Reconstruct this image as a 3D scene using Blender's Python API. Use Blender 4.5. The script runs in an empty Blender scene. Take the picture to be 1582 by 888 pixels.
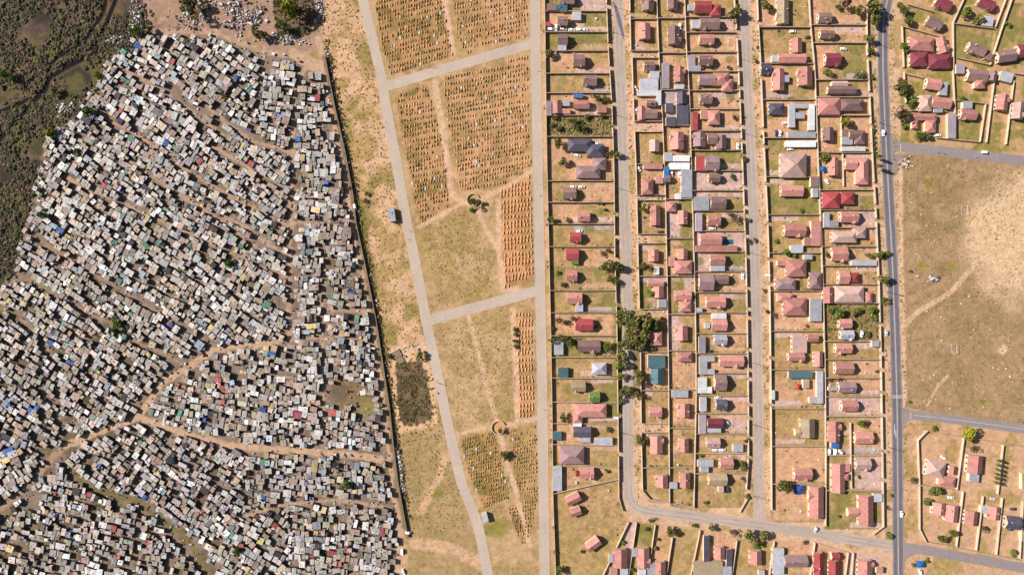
import bpy, math, random
import numpy as np
random.seed(7); np.random.seed(7)
R = math.radians
# ---------------------------------------------------------------- camera, sky, sun, exposure
S = 0.45                      # metres per photo pixel on the ground
H = 878 * S                   # camera height (20 mm equivalent lens)
sc = bpy.context.scene
C = sc.collection
cam = bpy.data.cameras.new('camera'); camo = bpy.data.objects.new('camera', cam); C.objects.link(camo)
camo.location = (0, 0, H); camo.rotation_euler = (0, 0, 0)
cam.sensor_width = 36; cam.lens = 36 * 878 / 1582; cam.clip_end = 20000; cam.clip_start = 1
sc.camera = camo
SUN_EL, SUN_AZ = R(32), math.atan2(-math.cos(R(17)), math.sin(R(17)))     # azimuth from +Y towards +X
wd = bpy.data.worlds.new('World'); sc.world = wd; wd.use_nodes = True
wn = wd.node_tree; bg = wn.nodes['Background']
sky = wn.nodes.new('ShaderNodeTexSky'); sky.sky_type = 'NISHITA'; sky.sun_disc = False
sky.sun_elevation = SUN_EL; sky.sun_rotation = SUN_AZ
wn.links.new(sky.outputs[0], bg.inputs[0]); bg.inputs[1].default_value = 0.05
sl = bpy.data.lights.new('sun', 'SUN'); sl.energy = 5.0; sl.angle = R(0.55); sl.color = (1, 0.955, 0.90)
so = bpy.data.objects.new('sun', sl); C.objects.link(so)
so.rotation_euler = (R(90) - SUN_EL, 0, math.atan2(-math.sin(SUN_AZ), math.cos(SUN_AZ)) + math.pi)
so.location = (-200, 50, 300)
sc.view_settings.view_transform = 'Standard'; sc.view_settings.look = 'None'
sc.view_settings.exposure = 0.93; sc.view_settings.gamma = 1.0

# ---------------------------------------------------------------- helpers
def lin(c):
    return tuple(((v / 255) / 12.92 if v <= 10 else ((v / 255 + 0.055) / 1.055) ** 2.4) for v in c)
AF = 0.60
def alb(c): return tuple(v * AF for v in lin(c))      # photo colour -> surface albedo
def W(px, py, z=0.0):                                  # photo pixel seen at height z -> world
    k = (H - z) / H
    return ((px - 791) * S * k, (444 - py) * S * k, z)
class MB:
    def __init__(s): s.v = []; s.f = []; s.c = []
    def add(s, vs, fs, col=None):
        o = len(s.v); s.v += vs; s.f += [tuple(i + o for i in f) for f in fs]
        if col is not None: s.c += [col] * len(fs)
    def quadbox(s, cx, cy, z0, z1, lx, ly, a=0.0, col=None, tilt=0.0, top=1.0):
        ca, sa = math.cos(a), math.sin(a); vs = []
        for z, k in ((z0, 1.0), (z1, top)):
            for sx, sy in ((-1, -1), (1, -1), (1, 1), (-1, 1)):
                x, y = sx * lx / 2 * k, sy * ly / 2 * k
                vs.append((cx + x * ca - y * sa, cy + x * sa + y * ca, z + tilt * sy))
        s.add(vs, [(0, 3, 2, 1), (4, 5, 6, 7), (0, 1, 5, 4), (1, 2, 6, 5), (2, 3, 7, 6), (3, 0, 4, 7)], col)
    def mesh(s, name, mat):
        me = bpy.data.meshes.new(name); me.from_pydata(s.v, [], s.f)
        if s.c:
            ca = me.color_attributes.new('Col', 'FLOAT_COLOR', 'CORNER')
            n = [len(f) for f in s.f]
            arr = np.repeat(np.array([(c[0], c[1], c[2], 1.0) for c in s.c], dtype=np.float32), n, axis=0)
            ca.data.foreach_set('color', arr.ravel())
        me.materials.append(mat); return me
    def build(s, name, mat, parent=None): return link(name, s.mesh(name, mat), parent)
def link(name, data, parent=None, loc=None, rz=0.0, scale=None):
    o = bpy.data.objects.new(name, data); C.objects.link(o)
    if parent is not None: o.parent = parent
    if loc is not None: o.location = loc
    if rz: o.rotation_euler = (0, 0, rz)
    if scale is not None: o.scale = scale
    return o
def tag(o, label=None, cat=None, group=None, kind=None):
    if label: o['label'] = label
    if cat: o['category'] = cat
    if group: o['group'] = group
    if kind: o['kind'] = kind
    return o
def empty(name, loc, rz=0.0):
    return link(name, None, None, loc, rz)

# ---------------------------------------------------------------- materials
def mat(name, col=None, attr=False, rough=0.85, noise=(1.5, 0.25), noise2=None, rnd=0.0, metal=0.0, stripes=None, spec=0.2):
    m = bpy.data.materials.new(name); m.use_nodes = True
    nt = m.node_tree; N = nt.nodes; L = nt.links; b = N['Principled BSDF']
    b.inputs['Roughness'].default_value = rough; b.inputs['Metallic'].default_value = metal
    b.inputs['Specular IOR Level'].default_value = spec
    if attr:
        a = N.new('ShaderNodeAttribute'); a.attribute_name = 'Col'; src = a.outputs['Color']
    else:
        r = N.new('ShaderNodeRGB'); r.outputs[0].default_value = (*col, 1); src = r.outputs[0]
    tc = N.new('ShaderNodeNewGeometry')
    def mul(src, fac):
        v = N.new('ShaderNodeVectorMath'); v.operation = 'SCALE'
        L.new(src, v.inputs[0]); L.new(fac, v.inputs[3]); return v.outputs[0]
    for nz in (noise, noise2):
        if not nz: continue
        t = N.new('ShaderNodeTexNoise'); t.inputs['Scale'].default_value = 1.0 / nz[0]; t.inputs['Detail'].default_value = 5
        t.inputs['Roughness'].default_value = 0.65
        L.new(tc.outputs['Position'], t.inputs['Vector'])
        mr = N.new('ShaderNodeMapRange'); mr.inputs[1].default_value = 0.3; mr.inputs[2].default_value = 0.7
        mr.inputs[3].default_value = 1 - nz[1]; mr.inputs[4].default_value = 1 + nz[1]
        L.new(t.outputs[0], mr.inputs[0]); src = mul(src, mr.outputs[0])
    if stripes:
        w = N.new('ShaderNodeTexWave'); w.inputs['Scale'].default_value = stripes[0]; w.inputs['Distortion'].default_value = 0.3
        L.new(tc.outputs['Position'], w.inputs['Vector'])
        mr = N.new('ShaderNodeMapRange'); mr.inputs[3].default_value = 1 - stripes[1]; mr.inputs[4].default_value = 1 + stripes[1] * 0.4
        L.new(w.outputs['Fac'], mr.inputs[0]); src = mul(src, mr.outputs[0])
    if rnd:
        oi = N.new('ShaderNodeObjectInfo')
        mr = N.new('ShaderNodeMapRange'); mr.inputs[3].default_value = 1 - rnd; mr.inputs[4].default_value = 1 + rnd
        L.new(oi.outputs['Random'], mr.inputs[0]); src = mul(src, mr.outputs[0])
    L.new(src, b.inputs['Base Color'])
    return m
ROOF = {'B': (150, 118, 112), 'P': (206, 142, 130), 'R': (178, 80, 82), 'M': (140, 66, 78), 'G': (186, 184, 190), 'g': (176, 160, 168),
        'D': (96, 90, 104), 'W': (240, 238, 236), 'T': (190, 165, 135), 'N': (110, 135, 70), 'K': (84, 114, 120), 'U': (70, 125, 190),
        'Q': (210, 172, 160), 'S': (160, 128, 128)}
CN = {'B': 'brown', 'P': 'salmon', 'R': 'red', 'M': 'maroon', 'G': 'pale grey', 'g': 'mauve grey', 'D': 'dark slate', 'W': 'white',
      'T': 'tan', 'N': 'green', 'K': 'teal', 'U': 'blue', 'Q': 'pale pink', 'S': 'dusky brown'}
MR = {k: mat('roof_' + CN[k].replace(' ', '_'), alb(v), noise=(0.9, 0.22), noise2=(4, 0.18), rnd=0.2, stripes=(1.6, 0.06) if k in 'GgWDUK' else (2.4, 0.06), rough=0.6 if k in 'GgWDUK' else 0.8) for k, v in ROOF.items()}
M_WALL = mat('plaster_cream', alb((232, 205, 172)), noise=(2, 0.12), rnd=0.14)
M_YWALL = mat('yard_wall_concrete', alb((214, 188, 164)), noise=(1.5, 0.16), noise2=(14, 0.15), rnd=0.1)
M_DARKWALL = mat('weathered_concrete', alb((150, 130, 108)), noise=(1.5, 0.2))
M_GLASS = mat('window_glass', (0.03, 0.035, 0.045), noise=None, rough=0.1, spec=0.5)
M_DOOR = mat('door_wood', alb((110, 70, 50)), noise=None, rnd=0.2)
M_TARA = mat('asphalt_pale', alb((200, 178, 162)), noise=(2, 0.12), noise2=(18, 0.14), rough=0.9)
M_TARC = mat('asphalt_cemetery', alb((206, 184, 166)), noise=(1.6, 0.10), noise2=(20, 0.10), rough=0.9)
M_TARD = mat('asphalt_main', alb((160, 146, 144)), noise=(3, 0.08), noise2=(25, 0.08), rough=0.9)
M_TRACK = mat('asphalt_tyre_worn', alb((122, 114, 120)), noise=(2, 0.10), noise2=(12, 0.1), rough=0.85)
M_WORN = mat('asphalt_wheel_worn', alb((189, 169, 156)), noise=(2.5, 0.12), noise2=(15, 0.14), rough=0.9)
M_PAINT = mat('road_paint', alb((225, 215, 205)), noise=(1.0, 0.2))
M_KERB = mat('kerb_concrete', alb((228, 205, 178)), noise=(2, 0.15))
M_GROUND = mat('earth', attr=True, noise=(0.9, 0.22), noise2=(4.5, 0.16), rough=0.95, spec=0.05)
M_COL = mat('painted_mixed', attr=True, noise=(1.3, 0.22), noise2=(0.5, 0.12), rough=0.7)
M_LEAF = mat('foliage', attr=True, noise=(1.2, 0.3), rnd=0.22, rough=0.8)
M_LEAFS = mat('foliage_scrub', attr=True, noise=(2.5, 0.3), rough=0.85)
M_BARK = mat('bark', (0.09, 0.06, 0.04), noise=(0.4, 0.3))
M_CAR = {'white': mat('car_paint_white', (0.75, 0.75, 0.76), noise=None, rough=0.25, spec=0.5), 'dark': mat('car_paint_dark', (0.04, 0.045, 0.06), noise=None, rough=0.25, spec=0.5),
         'silver': mat('car_paint_silver', (0.45, 0.45, 0.47), noise=None, rough=0.3, spec=0.5), 'red': mat('car_paint_red', (0.35, 0.03, 0.03), noise=None, rough=0.25, spec=0.5)}
M_TYRE = mat('tyre_rubber', (0.02, 0.02, 0.02), noise=None)
M_TILE_BARE = mat('grave_soil', alb((222, 166, 114)), noise=(0.6, 0.2), rnd=0.12)
M_STONE = mat('headstone', alb((225, 222, 220)), noise=(0.4, 0.1), rnd=0.15)
M_WATER = mat('pool_water', (0.03, 0.10, 0.12), noise=(2, 0.2), rough=0.08, spec=0.5)

# ---------------------------------------------------------------- numpy fields for the ground colour
DX = 1.75
gx = np.concatenate([[-9000, -4000, -1800, -700], np.arange(-60, 1644, DX), [2300, 3400, 5600, 10600]])
gy = np.concatenate([[-9000, -4000, -1800, -600], np.arange(-50, 940, DX), [1500, 2700, 4900, 9900]])
PX, PY = np.meshgrid(gx, gy)
def vnoise(scale, seed, octv=3):
    rs = np.random.RandomState(seed); out = np.zeros(PX.shape); amp = 1.0; tot = 0
    for o in range(octv):
        s = scale / 2 ** o
        g = rs.rand(512, 512)
        u = (PX / s) % 511; v = (PY / s) % 511
        i = np.floor(u).astype(int) % 511; j = np.floor(v).astype(int) % 511; fu = u - np.floor(u); fv = v - np.floor(v)
        fu = fu * fu * (3 - 2 * fu); fv = fv * fv * (3 - 2 * fv)
        n = (g[j, i] * (1 - fu) + g[j, i + 1] * fu) * (1 - fv) + (g[j + 1, i] * (1 - fu) + g[j + 1, i + 1] * fu) * fv
        out += n * amp; tot += amp; amp *= 0.6
    return out / tot
def seg_dist(pts, X=None, Y=None):
    X = PX if X is None else X; Y = PY if Y is None else Y
    d = np.full(np.shape(X), 1e9)
    for (x0, y0), (x1, y1) in zip(pts[:-1], pts[1:]):
        dx, dy = x1 - x0, y1 - y0; t = np.clip(((X - x0) * dx + (Y - y0) * dy) / (dx * dx + dy * dy + 1e-9), 0, 1)
        d = np.minimum(d, np.hypot(X - x0 - t * dx, Y - y0 - t * dy))
    return d
def inside(poly, X=None, Y=None):
    X = PX if X is None else X; Y = PY if Y is None else Y
    r = np.zeros(np.shape(X), bool); n = len(poly)
    for k in range(n):
        x0, y0 = poly[k]; x1, y1 = poly[(k + 1) % n]
        if y0 == y1: continue
        r ^= ((y0 > Y) != (y1 > Y)) & (X < (x1 - x0) * (Y - y0) / (y1 - y0) + x0)
    return r
def sstep(a, b, x):
    t = np.clip((x - a) / (b - a), 0, 1); return t * t * (3 - 2 * t)
COL = np.zeros(PX.shape + (3,))
def paint(w, c):
    global COL
    w = np.clip(w, 0, 1)[..., None]; COL = COL * (1 - w) + np.array(alb(c)) * w
n1, n2, n3, n4 = vnoise(60, 1), vnoise(22, 2), vnoise(9, 3), vnoise(5, 4, 2)
SAND, SANDL, DIRT, DRY, OLIVE, GREEN = (224, 182, 136), (232, 196, 156), (214, 164, 120), (190, 158, 112), (168, 146, 84), (140, 132, 56)

# lanes of the settlement and its outline
WALLLINE = [(495, 55), (503, 88), (511, 130), (519, 170), (534, 235), (546, 300), (551, 345), (565, 410), (582, 495), (592, 560), (602, 625), (609, 690), (615, 740), (623, 785), (631, 828)]
LANES = [([(95, 692), (150, 668), (215, 645), (290, 672), (360, 688), (430, 695), (520, 700), (612, 712)], 6.5),
         ([(215, 645), (250, 590), (290, 568), (330, 540), (375, 534), (430, 528)], 6), ([(95, 692), (60, 730), (20, 770), (-20, 800)], 6),
         ([(86, 560), (88, 610), (91, 650), (96, 690)], 3.5), ([(-10, 470), (30, 490), (60, 520), (88, 565)], 3.5),
         ([(150, 172), (167, 185), (220, 215), (300, 272), (394, 323), (446, 350)], 3.2), ([(98, 272), (152, 300), (200, 320), (300, 364), (370, 398), (447, 430)], 3.2),
         ([(320, 165), (346, 187), (386, 217), (452, 236)], 3.5), ([(310, 215), (371, 251), (403, 270), (452, 293)], 3.2), ([(330, 325), (381, 352), (406, 371), (433, 390), (452, 394)], 3.6),
         ([(45, 360), (100, 398), (140, 420), (240, 480), (330, 535)], 3.2), ([(478, 95), (458, 130), (453, 180), (452, 240), (450, 330), (448, 400), (446, 470), (447, 525)], 4.5),
         ([(408, 72), (404, 110), (398, 140), (392, 170)], 3.2), ([(490, 60), (499, 90), (507, 150), (526, 235), (540, 310), (556, 400), (576, 500), (590, 600), (602, 690), (609, 760), (619, 830), (612, 900)], 5.5),
         ([(497, 478), (500, 600), (498, 690)], 3), ([(505, 375), (500, 440), (497, 478), (590, 482)], 3), ([(380, 797), (437, 779), (516, 772), (616, 786)], 3.6),
         ([(105, 725), (140, 755), (200, 770), (240, 795), (290, 830), (325, 890)], 5.5), ([(209, 820), (208, 862), (198, 895)], 3.2),
         ([(40, 430), (110, 470), (170, 500), (215, 530), (250, 545), (290, 566)], 3), ([(180, 100), (240, 135), (300, 175), (345, 210)], 2.8), ([(200, 250), (260, 290), (340, 340), (400, 385)], 2.6),
         ([(445, 345), (500, 338), (548, 340)], 3), ([(447, 525), (520, 520), (585, 530)], 3), ([(225, 48), (330, 50), (400, 78), (480, 92)], 5), ([(455, 84), (478, 96), (495, 105)], 11)]
OUT = [(225, 50), (245, 40), (330, 47), (395, 72), (458, 84), (472, 108), (500, 116), (511, 160), (527, 240), (539, 305), (547, 345), (566, 450), (584, 545), (596, 625), (605, 700), (611, 765), (621, 830), (612, 900), (-25, 900), (-25, 478), (20, 420), (42, 335), (60, 260), (75, 205), (120, 180), (150, 125), (185, 75)]

# base: sandy waste ground, then zones
COL[:] = alb((206, 168, 124))
paint(sstep(0.42, 0.62, n2) * 0.8, OLIVE); paint(sstep(0.52, 0.7, n1) * 0.5, SAND)
# wetland to the left
WET = [(-9999, -9999), (215, -9999), (215, 0), (225, 25), (205, 60), (165, 100), (140, 150), (110, 180), (70, 205), (50, 280), (35, 350), (15, 420), (-25, 475), (-9999, 475)]
WET2 = [(x + (14 if x > -30 else 0), y + (8 if x > -30 else 0)) for x, y in WET]
w = inside(WET2, PX + (n3 - .5) * 30, PY + (n2 - .5) * 22)
wcol = w * 1.0
paint(wcol, (98, 82, 68)); paint(wcol * sstep(0.45, 0.65, n2), (92, 86, 56)); paint(wcol * sstep(0.5, 0.7, n3) * 0.7, (134, 106, 84)); paint(wcol * sstep(0.45, 0.6, n1), (70, 62, 50)); paint(wcol * sstep(.55, .7, vnoise(34, 51)) * .8, (112, 104, 60))
CREEK = [(170, -40), (160, 20), (140, 50), (125, 70), (90, 88), (78, 100), (74, 125), (55, 150), (20, 165), (-30, 185)]
CREEK2 = [(190, -30), (165, 35), (150, 60), (150, 80), (100, 105), (76, 122), (70, 140), (45, 165), (0, 215), (-40, 240)]
for c in (CREEK, CREEK2):
    d = seg_dist(c); paint(wcol * (1 - sstep(2, 5, d)), (34, 30, 30)); paint(wcol * (sstep(4, 6, d) - sstep(7, 10, d)) * 0.5, (120, 100, 66))
# trash-strewn bare ground above the shacks
paint(inside([(215, -60), (500, -60), (500, 70), (460, 85), (395, 72), (330, 47), (225, 50)]) * (0.55 + 0.45 * sstep(0.35, 0.6, n3)), (176, 142, 116))
paint(inside([(425, -60), (470, -60), (490, 20), (478, 55), (430, 60), (422, 20)]) * 0.85, (112, 96, 74))
# settlement earth
sm = inside(OUT, PX + (n3 - .5) * 22 * (PX < 300), PY + (n4 - .5) * 14 * (PX < 300)) * 1.0
paint(sm, (150, 130, 108)); paint(sm * sstep(0.5, 0.75, n2) * 0.7, (128, 108, 80)); paint(sm * sstep(0.62, 0.75, n1) * 0.6, (120, 112, 62))
paint(sm * ((PY > 690) & (PX < 340) | (PY > 500) & (PX < 230)) * sstep(.4, .6, n2) * .8, (112, 100, 70))
for k, (pl, hw) in enumerate(LANES):
    d = seg_dist(pl) + (n3 - 0.5) * 5 + (n4 - .5) * 3
    hw = hw * .8 if hw > 4 else hw * .7
    c = (206, 172, 134) if np.mean([p[0] for p in pl]) > 260 else (174, 146, 114)
    if k == 17: c = (132, 118, 72)
    paint((1 - sstep(hw - 1.5, hw + 2.0, d)) * (1 if hw > 4 else .7), c)
d = np.hypot(PX - 545, PY - 605); paint((1 - sstep(20, 42, d)) * 0.9, (140, 118, 80)); paint((1 - sstep(8, 22, np.hypot(PX - 525, PY - 605))) * 0.8, (118, 104, 84))
paint((1 - sstep(6, 20, np.hypot(PX - 565, PY - 630))) * 0.8, (150, 138, 70))
# strip between settlement and cemetery
stp = inside([(500, -60), (555, -60), (590, 125), (657, 488), (690, 648), (754, 900), (630, 900), (631, 828), (609, 690), (582, 495), (551, 345), (534, 235), (497, 60)]) * 1.0
paint(stp, SAND); paint(stp * sstep(0.42, 0.62, n2), (196, 160, 104)); paint(stp * sstep(0.52, 0.68, vnoise(40, 9)), OLIVE); paint(stp * (PY > 650) * 0.7, (176, 150, 100))
paint((1 - sstep(3, 8, seg_dist(WALLLINE[1:]) + (n3 - .5) * 8)) * .8, (124, 106, 78))
paint(stp * (1 - sstep(5, 16, seg_dist([(556, 330), (560, 380), (575, 440)]))) * 0.8, (126, 116, 56))
for pl, hw in (([(640, 838), (690, 845), (735, 865), (760, 880)], 9), ([(650, 790), (680, 735), (690, 700)], 5), ([(505, 60), (520, 20), (520, -30)], 4), ([(538, 40), (562, 15)], 3)):
    paint((1 - sstep(hw - 2, hw + 3, seg_dist(pl) + (n3 - .5) * 4)) * 0.9, (222, 180, 136))
# old sump
sump = [(612, 556), (655, 560), (664, 600), (668, 650), (622, 660), (612, 610)]
paint(1 - sstep(6, 11, seg_dist(sump + sump[:1])), (230, 188, 136)); sj = inside(sump, PX + (n3 - .5) * 14, PY + (n4 - .5) * 10); paint(sj * .95, (122, 102, 74)); paint(sj * sstep(.42, .6, n3), (94, 82, 58))
paint((1 - sstep(6, 12, seg_dist([(612, 548), (640, 535), (655, 535)]))) * .8, SANDL)
# cemetery
cem = inside([(565, -60), (830, -60), (842, 900), (757, 900), (690, 648), (600, 170)]) * 1.0
paint(cem, (204, 170, 120)); paint(cem * sstep(0.45, 0.65, n2) * .7, (178, 148, 96)); paint(cem * sstep(.55, .7, n1) * .5, (176, 150, 84))
GR = {  # polygon, row pitch, column pitch, row slope, ground colour
 'a': ([(580, 8), (600, -30), (676, -30), (700, 86), (604, 117), (592, 80)], 7.9, 4.1, -0.27, (186, 148, 96)),
 'b': ([(692, -30), (815, -30), (816, 52), (808, 58), (716, 84), (706, 50)], 8.0, 4.3, -0.22, (206, 162, 112)),
 'c': ([(611, 150), (660, 128), (684, 230), (694, 318), (650, 345), (640, 310), (626, 230)], 8.0, 4.2, -0.2, (196, 154, 102)),
 'd': ([(684, 122), (815, 86), (820, 258), (770, 290), (712, 298), (692, 190)], 8.0, 4.2, -0.2, (208, 164, 114)),
 'e': ([(774, 294), (820, 272), (823, 434), (779, 444), (774, 360)], 8.2, 5.2, -0.12, (214, 158, 106)),
 'f': ([(797, 482), (822, 476), (825, 640), (803, 646)], 8.7, 4.9, -0.08, (212, 162, 110)),
 'g': ([(710, 678), (762, 664), (776, 720), (788, 768), (748, 784), (726, 738)], 5.7, 3.7, -0.25, (184, 152, 92)),
 'h': ([(784, 664), (828, 654), (830, 768), (816, 836), (802, 768)], 5.7, 3.7, -0.15, (190, 158, 100)),
 'i': ([(783, 782), (794, 778), (816, 832), (806, 842)], 5.7, 3.7, -0.2, (186, 152, 96))}
for k, (pl, rp, cp, slp, c) in GR.items():
    i = inside(pl) * 1.0; paint(i, c)
    paint(i * sstep(.42, .62, n2) * (.8 if k in 'acgi' else .45), (132, 116, 58)); paint(i * sstep(.5, .68, n3) * .4, (216, 160, 104))
for pl, hw in (([(683, -20), (700, 80)], 4), ([(672, 128), (684, 200), (698, 300), (712, 310)], 4.5), ([(648, 350), (700, 322), (722, 312)], 3), ([(742, 308), (790, 284), (825, 262)], 3), ([(735, 322), (752, 355), (768, 385)], 3),
               ([(724, 488), (740, 550), (755, 610), (768, 650)], 3.2), ([(772, 668), (780, 700), (800, 770), (818, 842)], 3.2), ([(700, 672), (750, 660)], 2.5), ([(784, 656), (830, 645)], 3.5),
               ([(770, 310), (772, 400), (778, 448), (800, 446)], 4), ([(792, 478), (796, 560), (800, 650)], 4)):
    paint((1 - sstep(hw - 1.5, hw + 2, seg_dist(pl) + (n4 - .5) * 2)) * .95, (230, 188, 146))
paint((1 - sstep(8, 22, np.hypot(PX - 770, PY - 815))) * .8, (140, 138, 50)); paint((1 - sstep(5, 14, np.hypot(PX - 752, PY - 818))) * .8, (128, 130, 54))
# formal township: verges then plots
twn = inside([(843, -60), (1400, -60), (1400, 900), (1388, 930), (858, 930), (854, 760)]) * 1.0
paint(twn, (224, 184, 142)); paint(twn * sstep(.5, .66, n2) * .7, (176, 152, 86))
def piecewise(tab):
    ys = [t[0] for t in tab]; xs = [t[1] for t in tab]
    return lambda y: np.interp(y, ys, xs)
X1L = piecewise([(-20, 841), (130, 843), (260, 845), (390, 848), (525, 851), (650, 853), (765, 854), (900, 859)])
X1R = piecewise([(-20, 936), (20, 937), (80, 939.5), (165, 945), (260, 948), (400, 949.5), (500, 952.5), (620, 954), (740, 955.5), (790, 956)])
X2L = piecewise([(-20, 972), (80, 974), (91, 976), (188, 979), (254, 982), (362, 984.5), (430, 986), (543, 989), (660, 990), (755, 992), (790, 1010)])
X2M = piecewise([(-20, 1013), (80, 1017), (190, 1023), (302, 1027.5), (430, 1030), (543, 1031.8), (660, 1033), (790, 1034)])
X2R = piecewise([(-20, 1056), (84, 1060), (140, 1064), (250, 1067), (368, 1070.5), (485, 1073.5), (600, 1075), (720, 1072.5), (790, 1071)])
X3R = piecewise([(-20, 1132), (52, 1137), (112, 1140), (203, 1144), (295, 1147.5), (389, 1151), (483, 1153), (610, 1155), (730, 1155), (790, 1147)])
X4L = piecewise([(-20, 1168), (44, 1170.5), (100, 1174), (214, 1178.5), (332, 1184.5), (450, 1188), (630, 1190), (800, 1191)])
X4R = piecewise([(-20, 1248), (44, 1251), (100, 1257), (214, 1261), (332, 1266), (450, 1270), (570, 1273), (700, 1274.5), (811, 1274)])
X5R = piecewise([(-20, 1342), (30, 1337), (80, 1338), (125, 1340.5), (236, 1345.5), (325, 1351), (440, 1356), (555, 1359), (702, 1361.5), (820, 1363)])
COLS = {
 1: (X1L, X1R, [(-20, 'gp'), (19, 'dg'), (51, 'g'), (80, 'd'), (115, 'y'), (145, 'd'), (179.5, 'w'), (212, 'd'), (280, 'yd'), (313, 'dy'), (346, 'y'), (381, 'yd'), (415, 'yg'), (448.5, 'yg'), (482.7, 'd'), (518, 'gg'), (551.5, 'y'), (583, 'yg'), (620, 'dg'), (653, 'dy'), (685, 'dy'), (718.5, 'dy'), (748, 'y'), (900, None)], (415,)),
 2: (X2L, X2M, [(-20, 'gd'), (31, 'd'), (80, '-'), (91, 'd'), (188.5, '-'), (204.5, 'y'), (254, 'd'), (302, '-'), (310, 'y'), (362, '-'), (376, 'yd'), (426.5, 'gp'), (477, '-'), (490, 'w'), (543, 'd'), (602, 'y'), (653.5, '-'), (667, 'y'), (721, 'y'), (774, None)], (490,)),
 3: (X2M, X2R, [(-20, 'yd'), (30, 'yd'), (83.6, 'd'), (140, 'c'), (195, 'd'), (251, 'd'), (308, 'pg'), (368.7, 'dg'), (426, 'gp'), (485, 'py'), (541, 'd'), (601, 'd'), (660, 'y'), (721, 'y'), (781, None)], ()),
 4: (X2R, X3R, [(-20, 'dy'), (28, 'dp'), (52, 'd'), (82, 'd'), (111.7, 'y'), (141, 'd'), (169.5, 'd'), (203, 'd'), (233, 'g'), (264.5, 'p'), (295, 'pg'), (326, 'y'), (357, 'p'), (389, 'pg'), (419.6, 'd'), (451.5, 'dg'), (482.7, 'yd'), (514.6, 'yd'), (545.6, 'd'), (576, 'y'), (610, 'yd'), (637.6, 'yp'), (669, 'y'), (699, 'dy'), (730, 'y'), (784, None)], (784,)),
 5: (X4L, X4R, [(-20, 'dy'), (44, 'y'), (99.5, 'dy'), (155, 'd'), (214, 'gd'), (273.7, 'g'), (332, 'y'), (391, 'dg'), (449, 'd'), (511, 'y'), (570, 'd'), (630, 'y'), (688, 'd'), (746, 'd'), (806, None)], (806,)),
 6: (X4R, X5R, [(-20, 'd'), (40, 'd'), (68, 'dg'), (124.6, 'y'), (151, 'd'), (179.4, 'd'), (236.4, 'd'), (294, 'dg'), (324.6, 'dp'), (352, 'd'), (381, 'd'), (410.5, 'yd'), (439.4, 'd'), (468, 'w'), (526.6, 'y'), (554.7, 'yd'), (583, 'd'), (611.7, 'p'), (642, 'yd'), (702, 'yp'), (756, 'g'), (818, None)], (818,))}
YC = {'g': (156, 142, 80), 'y': (192, 160, 104), 'd': (218, 170, 126), 'p': (216, 182, 160), 'c': (200, 180, 165), 'w': (156, 134, 84)}
def plotpaint(m, code, x0, x1):
    for q in range(2):
        ch = code[min(q, len(code) - 1)]
        fx = (PX - x0) / (x1 - x0) + (n2 - .5) * .5
        mm = m * (sstep(.4, .6, fx) if q else 1.0) if len(code) > 1 else m
        if q and len(code) == 1: break
        paint(mm, YC[ch])
        if ch in 'gy': paint(mm * sstep(.45, .65, n3) * .55, (132, 128, 62) if ch == 'g' else (152, 134, 70)); paint(mm * sstep(.52, .66, n2) * .6, (206, 164, 116))
        if ch == 'd': paint(mm * sstep(.52, .68, n2) * .75, (184, 154, 92)); paint(mm * sstep(.55, .7, n3) * .35, (232, 190, 150))
        if ch == 'w': paint(mm * sstep(.5, .62, n3) * .7, (176, 144, 100))
for cid, (fl, fr, tab, skip) in COLS.items():
    x0, x1 = fl(PY), fr(PY)
    for (ya, code), (yb, _) in zip(tab[:-1], tab[1:]):
        if code == '-': continue
        plotpaint(((PX > x0) & (PX < x1) & (PY > ya) & (PY < yb)) * 1.0, code, x0, x1)
rd = random.Random(3)
for cid, (fl, fr, tab, skip) in COLS.items():
    x0, x1 = fl(PY), fr(PY)
    for (ya, code), (yb, _) in zip(tab[:-1], tab[1:]):
        if code in ('-', 'w') or yb - ya < 20: continue
        east_ = cid in (1, 4, 6); k = rd.random(); dw = rd.uniform(6, 9); yc = rd.choice((ya + dw * .7 + 1, yb - dw * .7 - 1)); f0 = rd.uniform(.35, .6)
        fx = (PX - x0) / (x1 - x0); along = (fx > f0) & (fx < 1) if east_ else (fx > 0) & (fx < 1 - f0)
        if cid == 3: along = (fx > .2) & (fx < .5)
        soft = 1 - sstep(dw / 2 - 1, dw / 2 + .6, np.abs(PY - yc) + (n4 - .5) * 1.5)
        paint(along * soft * (.95 if k < .45 else .6), (222, 188, 166) if k < .35 else (200, 180, 168) if k < .45 else (228, 184, 144))
        cx_, cy_ = float(np.interp(rd.random(), [0, 1], [float(fl(ya)), float(fr(ya))])), rd.uniform(ya + 6, yb - 6); rr_ = rd.uniform(6, 13)
        ins = (fx > 0) & (fx < 1) & (PY > ya) & (PY < yb)
        paint(ins * (1 - sstep(rr_ * .5, rr_, np.hypot(PX - cx_, PY - cy_) + (n3 - .5) * 9)) * .7, rd.choice(((146, 134, 76), (228, 186, 146), (128, 124, 60), (180, 146, 112))))
        # darker olive band inside each yard, close to the walls
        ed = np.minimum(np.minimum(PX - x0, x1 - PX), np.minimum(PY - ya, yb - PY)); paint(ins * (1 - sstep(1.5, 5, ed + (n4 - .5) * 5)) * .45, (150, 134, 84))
def pz(poly, code):
    xs = [p[0] for p in poly]; plotpaint(inside(poly) * 1.0, code, min(xs), max(xs))
pz([(855, 762), (955, 740), (956, 770), (962, 790), (970, 806), (925, 900), (857, 900)], 'y')
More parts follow.
